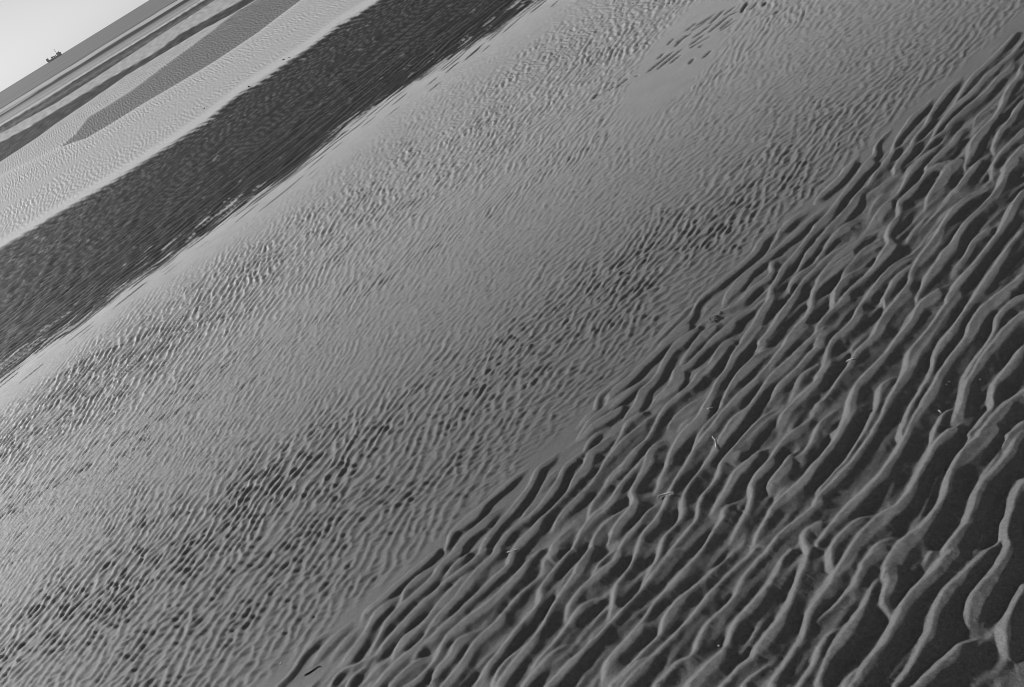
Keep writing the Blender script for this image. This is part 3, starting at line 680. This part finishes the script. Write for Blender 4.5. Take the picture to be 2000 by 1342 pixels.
    z = fore * z_f + mid_w * (z_m * (1 - dkz) + z_d * (1 - beyond) + z_b * beyond)
    wet = (shade_m * 0.6 * (1 - dk) + dk * (1 - 0.40 * fleck)) * (1 - beyond) + np.clip(tone + 0.42 * stripe + (spk - 0.4) * 0.55 * sstep((lY - l_fd - 0.03) / 0.06), 0, 1) * beyond  # wet belt and far bands, plus slot shade put into the colour
    # raised bars before and after the dark belt
    bar = 0.05 * np.exp(-((lY - l_nd + 0.10) / 0.16) ** 2)
    z = z + bar * mid_w
    sheen = sstep((lY - np.exp(0) * 0.95) / 1.15)  # rises with distance: grazing sheen painted into the base colour
    pale = (0.45 + 0.5 * rim) * beyond * (1 - np.clip(tone, 0, 1)) + sstep(1 - np.abs(lY - l_fd - 0.03) / 0.05) * beyond * 0.8 + sstep((lY - l_nd) / 0.2 + 1) * (1 - dk) * 0.4 * (1 - beyond)
    return z, np.clip(wet, 0, 1), sstep((d_fore + 0.15) / 1.0), np.clip(pale, 0, 1), np.clip(sheen, 0, 1)

def grid_mesh(name, XX, YY, ZZ):
    nr, nc = XX.shape
    me = bpy.data.meshes.new(name)
    co = np.stack([XX, YY, ZZ], -1).astype(np.float32).reshape(-1)
    me.vertices.add(nr * nc)
    me.vertices.foreach_set('co', co)
    i = np.arange(nr - 1)[:, None] * nc + np.arange(nc - 1)[None, :]
    quads = np.stack([i, i + 1, i + nc + 1, i + nc], -1).reshape(-1).astype(np.int32)
    nq = quads.size // 4
    me.loops.add(nq * 4)
    me.polygons.add(nq)
    me.loops.foreach_set('vertex_index', quads)
    me.polygons.foreach_set('loop_start', np.arange(0, nq * 4, 4, dtype=np.int32))
    me.polygons.foreach_set('loop_total', np.full(nq, 4, np.int32))
    me.polygons.foreach_set('use_smooth', np.ones(nq, bool))
    me.update(calc_edges=True)
    return me

# rows at ever greater distance, finer where the eye is close
HALF_W, HALF_H = 1000.0, 671.0
sR, cR = math.sin(ROLL), math.cos(ROLL)
v_hor = -F_PX * math.tan(PITCH)
v_bot = HALF_W * sR + HALF_H * cR
v_rows = np.concatenate([np.geomspace(2600, v_bot + 60, 26)[:-1], np.arange(v_bot + 60, 300.0, -2.3), np.arange(300.0, -230.0, -1.9), np.arange(-230.0, v_hor + 9.0, -1.45)])
ang = PITCH + np.arctan(v_rows / F_PX)
Yr = CAM_H / np.tan(np.minimum(ang, R(86)))
NC, NM = 1010, 120
cols = []
for v in v_rows:
    # span of the frame at this level
    us = []
    for sx, sy in (((-1, -1), (1, -1)), ((1, -1), (1, 1)), ((1, 1), (-1, 1)), ((-1, 1), (-1, -1))):
        p = [(a[0] * HALF_W, a[1] * HALF_H) for a in (sx, sy)]
        q = [(cR * x - sR * y, sR * x + cR * y) for x, y in p]
        (u0, w0), (u1, w1) = q
        if min(w0, w1) <= v <= max(w0, w1) and abs(w1 - w0) > 1e-6:
            us.append(u0 + (u1 - u0) * (v - w0) / (w1 - w0))
    if len(us) < 2: us = [580, 600]
    cols.append((min(us), max(us)))
cols = np.array(cols)
cols[v_rows > v_bot - 30] = cols[np.argmin(np.abs(v_rows - (v_bot - 30)))]
k = np.ones(31) / 31
pad_ = np.pad(cols, ((15, 15), (0, 0)), 'edge')
cols = np.stack([np.convolve(pad_[:, i], k, 'valid') for i in (0, 1)], 1)
depth = Yr * math.cos(PITCH) + CAM_H * math.sin(PITCH)
ul, ur = cols[:, 0] - 50, cols[:, 1] + 50
t = np.linspace(0, 1, NC)
Xd = (ul[:, None] + (ur - ul)[:, None] * t) * (depth / F_PX)[:, None]
g = (np.geomspace(1, 60, NM + 1)[1:] - 1) / 59
ext = (2.5 + 1.2 * Yr)[:, None]
XX = np.concatenate([Xd[:, :1] - ext * g[::-1], Xd, Xd[:, -1:] + ext * g], 1)
YY = np.repeat(Yr[:, None], XX.shape[1], 1)
ZZ, WET, FORE, PALE, SHEEN = relief(XX, YY)
ZZ = ZZ - 0.10 * sstep((YY - 20) / 100)
me = grid_mesh('sand_flat', XX, YY, ZZ)
for nm, arr in (('wet', WET), ('fore', FORE), ('pale', PALE), ('far_sheen', SHEEN)):
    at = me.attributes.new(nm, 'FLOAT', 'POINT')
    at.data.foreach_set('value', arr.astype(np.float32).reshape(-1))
sand = bpy.data.objects.new('sand_flat', me)
COL.objects.link(sand)
sand['kind'] = 'structure'
sand['label'] = 'rippled tidal sand flat with dark wet belts running to the horizon'

# ------------------------------------------------------------------ materials
def new_mat(name):
    mt = bpy.data.materials.new(name)
    mt.use_nodes = True
    n = mt.node_tree
    b = n.nodes['Principled BSDF']
    return mt, n, b

mt, n, b = new_mat('sand')
def attr(nm):
    a = n.nodes.new('ShaderNodeAttribute'); a.attribute_name = nm; return a.outputs['Fac']
def mathn(op, a, c=None, d=None):
    x = n.nodes.new('ShaderNodeMath'); x.operation = op
    for i, q in enumerate((a, c, d)):
        if q is None: continue
        if isinstance(q, (int, float)): x.inputs[i].default_value = q
        else: n.links.new(q, x.inputs[i])
    return x.outputs[0]
def mixf(f, a, c):
    x = n.nodes.new('ShaderNodeMix'); x.data_type = 'FLOAT'
    for i, q in ((0, f), (2, a), (3, c)):
        if isinstance(q, (int, float)): x.inputs[i].default_value = q
        else: n.links.new(q, x.inputs[i])
    return x.outputs[0]
geo = n.nodes.new('ShaderNodeNewGeometry')
def noise(scale, detail=2, rough=0.6):
    x = n.nodes.new('ShaderNodeTexNoise')
    x.inputs['Scale'].default_value = scale
    x.inputs['Detail'].default_value = detail
    x.inputs['Roughness'].default_value = rough
    n.links.new(geo.outputs['Position'], x.inputs['Vector'])
    return x.outputs['Fac']
wet, fore, pale, far_sheen = attr('wet'), attr('fore'), attr('pale'), attr('far_sheen')
BASE_NEAR, BASE_FAR, FOREC, WETC, PALEC = 0.165, 0.48, 0.176, 0.027, 0.68  # near-to-far base values carry the painted sheen
base = mixf(pale, mixf(far_sheen, BASE_NEAR, BASE_FAR), PALEC)
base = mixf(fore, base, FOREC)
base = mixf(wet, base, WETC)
grain = noise(420, 2, 0.7)
blotch = noise(7, 3, 0.55)
base = mathn('MULTIPLY', base, mathn('MAXIMUM', mathn('MULTIPLY_ADD', grain, 2.4, -0.2), 0.15))
base = mathn('MULTIPLY', base, mathn('MAXIMUM', mathn('MULTIPLY_ADD', noise(110, 4, 0.8), 1.6, 0.2), 0.2))
base = mathn('MULTIPLY', base, mathn('MULTIPLY_ADD', blotch, 0.3, 0.85))
cc = n.nodes.new('ShaderNodeCombineColor')
for i in range(3): n.links.new(base, cc.inputs[i])
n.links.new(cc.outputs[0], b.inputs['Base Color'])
n.links.new(mixf(wet, 0.62, 0.55), b.inputs['Roughness'])
n.links.new(mixf(wet, 0.25, 0.10), b.inputs['Specular IOR Level'])
bp = n.nodes.new('ShaderNodeBump')
bp.inputs['Strength'].default_value = 0.85
bp.inputs['Distance'].default_value = 0.0022
n.links.new(noise(260, 4, 0.75), bp.inputs['Height'])
n.links.new(bp.outputs[0], b.inputs['Normal'])
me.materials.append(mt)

def plain(name, v, rough=0.6, noise_scale=3.0, var=0.3):
    mt, n, b = new_mat(name)
    tc = n.nodes.new('ShaderNodeTexCoord')
    x = n.nodes.new('ShaderNodeTexNoise'); x.inputs['Scale'].default_value = noise_scale
    x.inputs['Detail'].default_value = 4
    n.links.new(tc.outputs['Object'], x.inputs['Vector'])
    r = n.nodes.new('ShaderNodeMapRange')
    r.inputs['To Min'].default_value, r.inputs['To Max'].default_value = v * (1 - var), v * (1 + var)
    n.links.new(x.outputs['Fac'], r.inputs['Value'])
    c = n.nodes.new('ShaderNodeCombineColor')
    for i in range(3): n.links.new(r.outputs[0], c.inputs[i])
    n.links.new(c.outputs[0], b.inputs['Base Color'])
    b.inputs['Roughness'].default_value = rough
    return mt

# ------------------------------------------------------------------ sea
ys = np.geomspace(150, 40000, 60)
xs = np.linspace(-1, 1, 120)
SX, SY = np.meshgrid(xs, ys)
sme = grid_mesh('sea', SX * (SY * 2.5 + 100), SY, np.full_like(SX, -0.06))
sea = bpy.data.objects.new('sea', sme)
COL.objects.link(sea)
sea['kind'] = 'structure'
sea['label'] = 'strip of grey sea along the horizon'
sme.materials.append(plain('sea_water', 0.20, 0.5, 0.02, 0.5))

# ------------------------------------------------------------------ ship on the horizon
def tag(o, label, cat, group=None):
    o['label'] = label
    o['category'] = cat
    if group: o['group'] = group
    return o

def link(name, bm, mat, parent=None, smooth=False):
    mesh = bpy.data.meshes.new(name)
    bmesh.ops.recalc_face_normals(bm, faces=bm.faces)
    bm.to_mesh(mesh)
    bm.free()
    if smooth:
        for p in mesh.polygons: p.use_smooth = True
    mesh.materials.append(mat)
    o = bpy.data.objects.new(name, mesh)
    COL.objects.link(o)
    if parent: o.parent = parent
    return o

def box(bm, x0, x1, y0, y1, z0, z1, bev=0.0):
    r = bmesh.ops.create_cube(bm, size=1.0)
    for v in r['verts']:
        v.co = Vector((x0 + (v.co.x + 0.5) * (x1 - x0), y0 + (v.co.y + 0.5) * (y1 - y0), z0 + (v.co.z + 0.5) * (z1 - z0)))
    if bev:
        es = list({e for v in r['verts'] for e in v.link_edges})
        bmesh.ops.bevel(bm, geom=es, offset=bev, segments=1, affect='EDGES')

def rod(bm, a, b_, r0, r1=None, seg=8):
    a, b_ = Vector(a), Vector(b_)
    d = b_ - a
    r1 = r0 if r1 is None else r1
    rr = bmesh.ops.create_cone(bm, cap_ends=True, segments=seg, radius1=r0, radius2=r1, depth=d.length)
    q = d.to_track_quat('Z', 'Y').to_matrix().to_4x4()
    bmesh.ops.transform(bm, verts=rr['verts'], matrix=Matrix.Translation((a + b_) / 2) @ q)

M_HAZED_DARK, M_HAZED_GREY = plain('hazed_dark', 0.60, 0.5, 0.4), plain('hazed_grey', 0.80, 0.5, 0.4)  # ship paints lightened to stand in for haze over the water
M_PALE, M_HAZED_HULL = plain('pale_paint', 0.82, 0.5, 0.4), plain('hazed_hull', 0.62, 0.5, 0.4)
M_GLASS = plain('window_glass', 0.04, 0.15, 0.4)

SHIP_D = 2500.0
hx, hy = 107.0, 114.0
dv = [FWD[i] * F_PX + CAM_R[i] * (hx - CX) - CAM_U[i] * (hy - CY) for i in range(3)]
az = math.atan2(dv[0], dv[1])
ship = bpy.data.objects.new('ship', None)
COL.objects.link(ship)
ship.location = (SHIP_D * math.sin(az), SHIP_D * math.cos(az), -0.06)
ship.rotation_euler = (0, 0, -az)
tag(ship, 'small grey coaster with a tall mast far out on the horizon', 'ship')
U = SHIP_D / (F_PX / math.cos(math.radians(29)))      # metres per photograph pixel out there, along the horizon
def S(s): return (s - 15.5) * U
# hull: lofted sections, raised raked bow on the left
bm = bmesh.new()
secs = []
for s, deck, hb, foot in ((-0.2, 7.0, 0.3, 3.6), (1.2, 6.6, 1.9, 1.0), (4.6, 5.6, 3.3, 0), (5.2, 4.2, 3.5, 0), (10, 3.6, 3.8, 0), (20, 3.3, 3.8, 0), (28, 3.6, 3.5, 0), (31.2, 3.9, 2.8, 0.8)):
    z1, z0 = deck * U, foot * U - 0.5
    ring = [bm.verts.new((S(s), y, z)) for y, z in ((-hb, z1), (-hb * 0.8, (z0 + z1) / 2), (-hb * 0.35, z0), (hb * 0.35, z0), (hb * 0.8, (z0 + z1) / 2), (hb, z1))]
    secs.append(ring)
for p, q in zip(secs, secs[1:]):
    for i in range(6):
        bm.faces.new((p[i], p[(i + 1) % 6], q[(i + 1) % 6], q[i]))
bm.faces.new(secs[0]); bm.faces.new(secs[-1][::-1])
hull = link('hull', bm, M_HAZED_HULL, ship)
bm = bmesh.new()
box(bm, S(3.5), S(30), -3.95, 3.95, 0.0, 1.9 * U)
link('pale_waterline_band', bm, M_PALE, hull)
bm = bmesh.new(); box(bm, S(0.6), S(4.6), -2.1, 2.1, 6.0 * U, 8.2 * U, 0.3); link('forecastle', bm, M_HAZED_DARK, ship)
bm = bmesh.new(); box(bm, S(10.2), S(14.2), -3.0, 3.0, 3.6 * U, 7.0 * U, 0.3); link('deck_cargo', bm, M_HAZED_DARK, ship)
bm = bmesh.new(); box(bm, S(14.6), S(18.2), -3.0, 3.0, 3.4 * U, 6.0 * U, 0.2); link('hatch_cover', bm, M_PALE, ship)
bm = bmesh.new(); box(bm, S(18.6), S(20.6), -1.5, 1.5, 3.3 * U, 5.6 * U, 0.2); rod(bm, (S(19.2), 0, 5.6 * U), (S(21.2), 0, 4.2 * U), 0.4); link('cargo_winch', bm, M_HAZED_DARK, ship)
bm = bmesh.new()
box(bm, S(22.2), S(29.0), -3.2, 3.2, 3.4 * U, 6.0 * U, 0.2)
box(bm, S(23.0), S(28.6), -2.8, 2.8, 6.0 * U, 8.0 * U, 0.2)
house = link('wheelhouse', bm, M_HAZED_GREY, ship)
wbm = bmesh.new(); box(wbm, -0.45, 0.45, -0.03, 0.03, -0.5, 0.5)
w0 = link('window', wbm, M_GLASS, house)
w0.location = (S(23.7), -2.83, 7.2 * U)
for k in range(1, 5):
    w = w0.copy(); COL.objects.link(w); w.parent = house
    w.location = (S(23.7 + 1.05 * k), -2.83, 7.2 * U)
for s, top in ((29.3, 8.6), (31.0, 6.9)):
    bm = bmesh.new(); rod(bm, (S(s), 0, 3.6 * U), (S(s) - 0.3, 0, top * U), 1.0, 0.8, 12); link('funnel', bm, M_HAZED_DARK, ship)
bm = bmesh.new(); rod(bm, (S(24.4), 0, 7.9 * U), (S(24.4), 0, 15.2 * U), 0.42, 0.3)
rod(bm, (S(23.4), 0, 11.5 * U), (S(25.4), 0, 11.5 * U), 0.15)
mast = link('mast', bm, M_HAZED_GREY, ship)
bm = bmesh.new(); bmesh.ops.create_uvsphere(bm, u_segments=10, v_segments=6, radius=1.0)
bmesh.ops.transform(bm, verts=bm.verts, matrix=Matrix.Translation((S(24.4), 0, 15.2 * U)))
link('radar_dome', bm, M_HAZED_DARK, mast)
bm = bmesh.new(); rod(bm, (S(5.0), 0, 5.0 * U), (S(4.6), 0, 11.4 * U), 0.3, 0.15); link('foremast', bm, M_HAZED_GREY, ship)

# ------------------------------------------------------------------ small things washed up on the sand
M_SHELL, M_STONE = plain('bleached_shell', 0.72, 0.5, 160, 0.2), plain('dark_stone', 0.035, 0.6, 90, 0.4)
M_STRAW, M_TWIG, M_WEED = plain('dry_straw', 0.62, 0.6, 120, 0.2), plain('dark_twig', 0.025, 0.7, 90, 0.4), plain('dried_weed', 0.03, 0.6, 70, 0.4)
M_CURL = plain('pale_weed', 0.40, 0.6, 90, 0.25)

def on_sand(px, py):
    z = 0.0
    for _ in range(6):
        x, y = ground(px, py, z)
        X2, Y2 = np.array([[float(x)], [5.0]]), np.array([[float(y)], [5.0]])
        z = float(relief(X2, Y2)[0][0, 0])
    return Vector((float(x), float(y), z))

def shell_mesh(name, r, seed):
    """a cupped, ribbed, broken valve"""
    rr = random.Random(seed)
    bm = bmesh.new()
    nA, nR = 11, 4
    top, bot = [], []
    cut = rr.uniform(0.75, 1.0)
    for i in range(nA):
        a = -1.05 + 2.1 * i / (nA - 1)
        rim = r * (1 + (0.10 if i % 2 else -0.05)) * (cut if i > nA * 0.6 else 1.0) * rr.uniform(0.92, 1.05)
        rt, rb = [], []
        for j in range(nR):
            q = (j + 0.25) / (nR - 0.75)
            h = 0.42 * r * math.sin(q * 2.2) * (1.0 - 0.2 * abs(a)) + (0.03 * r if i % 2 else 0)
            p = (rim * q * math.sin(a) * 1.1, rim * q * math.cos(a) - r * 0.5, h)
            rt.append(bm.verts.new(p)); rb.append(bm.verts.new((p[0], p[1], p[2] - 0.09 * r)))
        top.append(rt); bot.append(rb)
    for i in range(nA - 1):
        for j in range(nR - 1):
            bm.faces.new((top[i][j], top[i][j+1], top[i+1][j+1], top[i+1][j]))
            bm.faces.new((bot[i][j], bot[i+1][j], bot[i+1][j+1], bot[i][j+1]))
        bm.faces.new((top[i][-1], bot[i][-1], bot[i+1][-1], top[i+1][-1]))
        bm.faces.new((top[i][0], top[i+1][0], bot[i+1][0], bot[i][0]))
    for i in (0, nA - 1):
        for j in range(nR - 1):
            bm.faces.new((top[i][j], bot[i][j], bot[i][j+1], top[i][j+1]))
    return link(name, bm, M_SHELL, None, True)

def stone_mesh(name, r, seed):
    rr = random.Random(seed)
    bm = bmesh.new()
    bmesh.ops.create_icosphere(bm, subdivisions=2, radius=r)
    s = (rr.uniform(0.9, 1.3), rr.uniform(0.7, 1.0), rr.uniform(0.5, 0.75))
    for v in bm.verts:
        k = 1 + 0.13 * math.sin(v.co.x / r * 2.3 + seed) + 0.1 * math.sin(v.co.y / r * 3.1 + 2 * seed)
        v.co = Vector((v.co.x * s[0], v.co.y * s[1], v.co.z * s[2])) * k
    return link(name, bm, M_STONE, None, True)

def stick(name, pts, r0, r1, mat, lift):
    """a bent tapering stalk lying along points of the sand"""
    P = [on_sand(*p) + Vector((0, 0, lift)) for p in pts]
    base = P[len(P) // 2].copy()
    bm = bmesh.new()
    rings = []
    for i, p in enumerate(P):
        d = (P[min(i + 1, len(P) - 1)] - P[max(i - 1, 0)]).normalized()
        side = d.cross(Vector((0, 0, 1))).normalized(); up = side.cross(d)
        r = r0 + (r1 - r0) * i / (len(P) - 1)
        rings.append([bm.verts.new(p - base + (side * math.cos(a) + up * math.sin(a)) * r) for a in [k * math.pi / 3 for k in range(6)]])
    for a, c in zip(rings, rings[1:]):
        for k in range(6):
            bm.faces.new((a[k], a[(k + 1) % 6], c[(k + 1) % 6], c[k]))
    bm.faces.new(rings[0]); bm.faces.new(rings[-1][::-1])
    o = link(name, bm, mat, None, True)
    o.location = base
    return o

def px_size(p):
    return math.hypot(p.x, p.y, CAM_H) / F_PX          # metres under one photograph pixel

G_SH = 'shell fragments scattered over the sand'
SHELLS = [
    (240, 1142, 2.2, 'white shell chip among the coarse ripples at lower left'),
    (806, 1071, 2.0, 'white shell chip just left of the first long ridge, low in the picture'),
    (954, 922, 1.8, 'tiny pale shell chip beside the start of the large ridges near the centre'),
    (1348, 486, 2.4, 'white shell chip on fine wrinkled sand left of the upper ridges'),
    (1474, 462, 2.2, 'pale shell chip at the tip of a smooth ridge on the ridge boundary'),
    (1799, 97, 2.4, 'white shell chip farthest up the right side on rippled sand'),
    (1798, 157, 3.0, 'broad pale shell chip on dark pitted ripples at upper right'),
    (1826, 119, 2.0, 'small white shell chip between two others at upper right'),
    (1497, 699, 3.0, 'ring-like pale shell fragment lying on a broad ridge right of centre'),
    (1854, 746, 2.6, 'pale shell crumb beside a long ridge at the right, upper of a pair'),
    (1849, 752, 2.2, 'pale shell crumb beside a long ridge at the right, lower of a pair'),
    (1914, 742, 2.6, 'pale shell crumb in a dark trough near the right edge'),
    (1404, 1262, 4.0, 'pale shell half buried at the end of a thin ridge at the bottom'),
    (1466, 1069, 3.0, 'pale shell at the sharp tip of a ridge in the lower middle'),
    (548, 1296, 3.0, 'pale shell crumb on rough sand left of the dark twig'),
    (535, 149, 2.6, 'white shell on the far rim of the dark wet belt'),
]
for i, (px, py, r, lab) in enumerate(SHELLS):
    p = on_sand(px, py)
    o = shell_mesh('shell_fragment', r * px_size(p) * 0.9, i)
    o.location = p + Vector((0, 0, 0.0006))
    o.rotation_euler = (random.uniform(-0.25, 0.25), random.uniform(-0.25, 0.25), random.uniform(0, 6.28))
    tag(o, lab, 'shell', G_SH)

G_ST = 'dark pebbles lying on the sand'
STONES = [
    (1759, 825, 4.0, 'largest dark pebble, in a shadowed trough at the right'),
    (1700, 802, 3.0, 'dark pebble in a trough left of the largest pebble'),
    (1845, 917, 3.4, 'dark pebble against the foot of a ridge near the right edge'),
    (612, 1206, 3.2, 'dark pebble on rough sand left of the ridges at lower left'),
    (554, 117, 2.6, 'dark pebble on the pale rim above the dark wet belt'),
    (565, 113, 2.0, 'smaller dark pebble close right of another on the pale rim'),
    (486, 170, 2.4, 'dark pebble half across the far edge of the dark wet belt'),
    (399, 212, 2.0, 'tiny dark pebble on the pale rim left of the other pebbles'),
]
for i, (px, py, r, lab) in enumerate(STONES):
    p = on_sand(px, py)
    o = stone_mesh('pebble', r * px_size(p) * 0.8, i + 1)
    o.location = p + Vector((0, 0, r * px_size(p) * 0.2))
    o.rotation_euler = (0, 0, random.uniform(0, 6.28))
    tag(o, lab, 'pebble', G_ST)

tag(stick('straw', [(991, 1081), (999, 1078), (1007, 1076), (1017, 1072)], 0.0015, 0.0011, M_STRAW, 0.004),
    'pale straw laid across a ridge in the lower middle', 'straw')
tag(stick('straw', [(1654, 708), (1660, 705), (1666, 703), (1672, 701)], 0.0014, 0.0009, M_STRAW, 0.004),
    'thin pale straw crossing the flank of a ridge at the right', 'straw')
tag(stick('straw', [(1834, 802), (1836, 805), (1839, 809)], 0.0016, 0.0010, M_STRAW, 0.002),
    'short pale stalk lying in a dark trough near the right edge', 'straw')
tag(stick('straw', [(1382, 799), (1387, 798), (1393, 797)], 0.0018, 0.0014, M_STRAW, 0.002),
    'pale stub of straw beside a ridge right of centre', 'straw')
tag(stick('straw', [(1392, 853), (1393, 857), (1397, 860), (1398, 865), (1399, 871), (1400, 878)], 0.0009, 0.0016, M_STRAW, 0.003),
    'bent pale straw with a thick white end between two ridges', 'straw')
tag(stick('twig', [(595, 1319), (602, 1316), (610, 1311), (617, 1306), (622, 1302), (628, 1303)], 0.0020, 0.0012, M_TWIG, 0.002),
    'thin dark twig on bare flat sand at the bottom left of the ridges', 'twig')
tag(stick('weed_strand', [(1287, 977), (1288, 972), (1293, 970), (1300, 968), (1308, 966), (1316, 964), (1318, 968), (1310, 970)], 0.0022, 0.0030, M_CURL, 0.006),
    'pale curled strand of dried weed across a ridge in the middle of the ridges', 'seaweed')
# a torn clump of weed: stem and blades
c = on_sand(1396, 623)
weed = bpy.data.objects.new('weed_clump', None)
COL.objects.link(weed)
weed.location = c
tag(weed, 'small dark torn clump of weed at the head of a ridge right of centre', 'seaweed')
for k in range(9):
    bm = bmesh.new()
    a, r0 = random.uniform(-0.5, 0.5) + (math.pi if k % 2 else 0), random.uniform(0.008, 0.026)
    ctr = Vector((random.uniform(-0.022, 0.022), random.uniform(-0.008, 0.008), 0.003))
    prev = None
    for i in range(6):
        q = i / 5
        p = ctr + Vector((math.cos(a + q) * r0 * q, math.sin(a + q) * r0 * q, 0.006 * math.sin(q * 3)))
        wd = 0.0028 * (1 - 0.7 * q)
        n_ = Vector((-math.sin(a + q), math.cos(a + q), 0.3)) * wd
        cur = [bm.verts.new(p + n_), bm.verts.new(p - n_), bm.verts.new(p - n_ + Vector((0, 0, 0.0012))), bm.verts.new(p + n_ + Vector((0, 0, 0.0012)))]
        if prev:
            for j in range(4):
                bm.faces.new((prev[j], prev[(j + 1) % 4], cur[(j + 1) % 4], cur[j]))
        else: bm.faces.new(cur)
        prev = cur
    bm.faces.new(prev[::-1])
    link('blade', bm, M_WEED, weed)
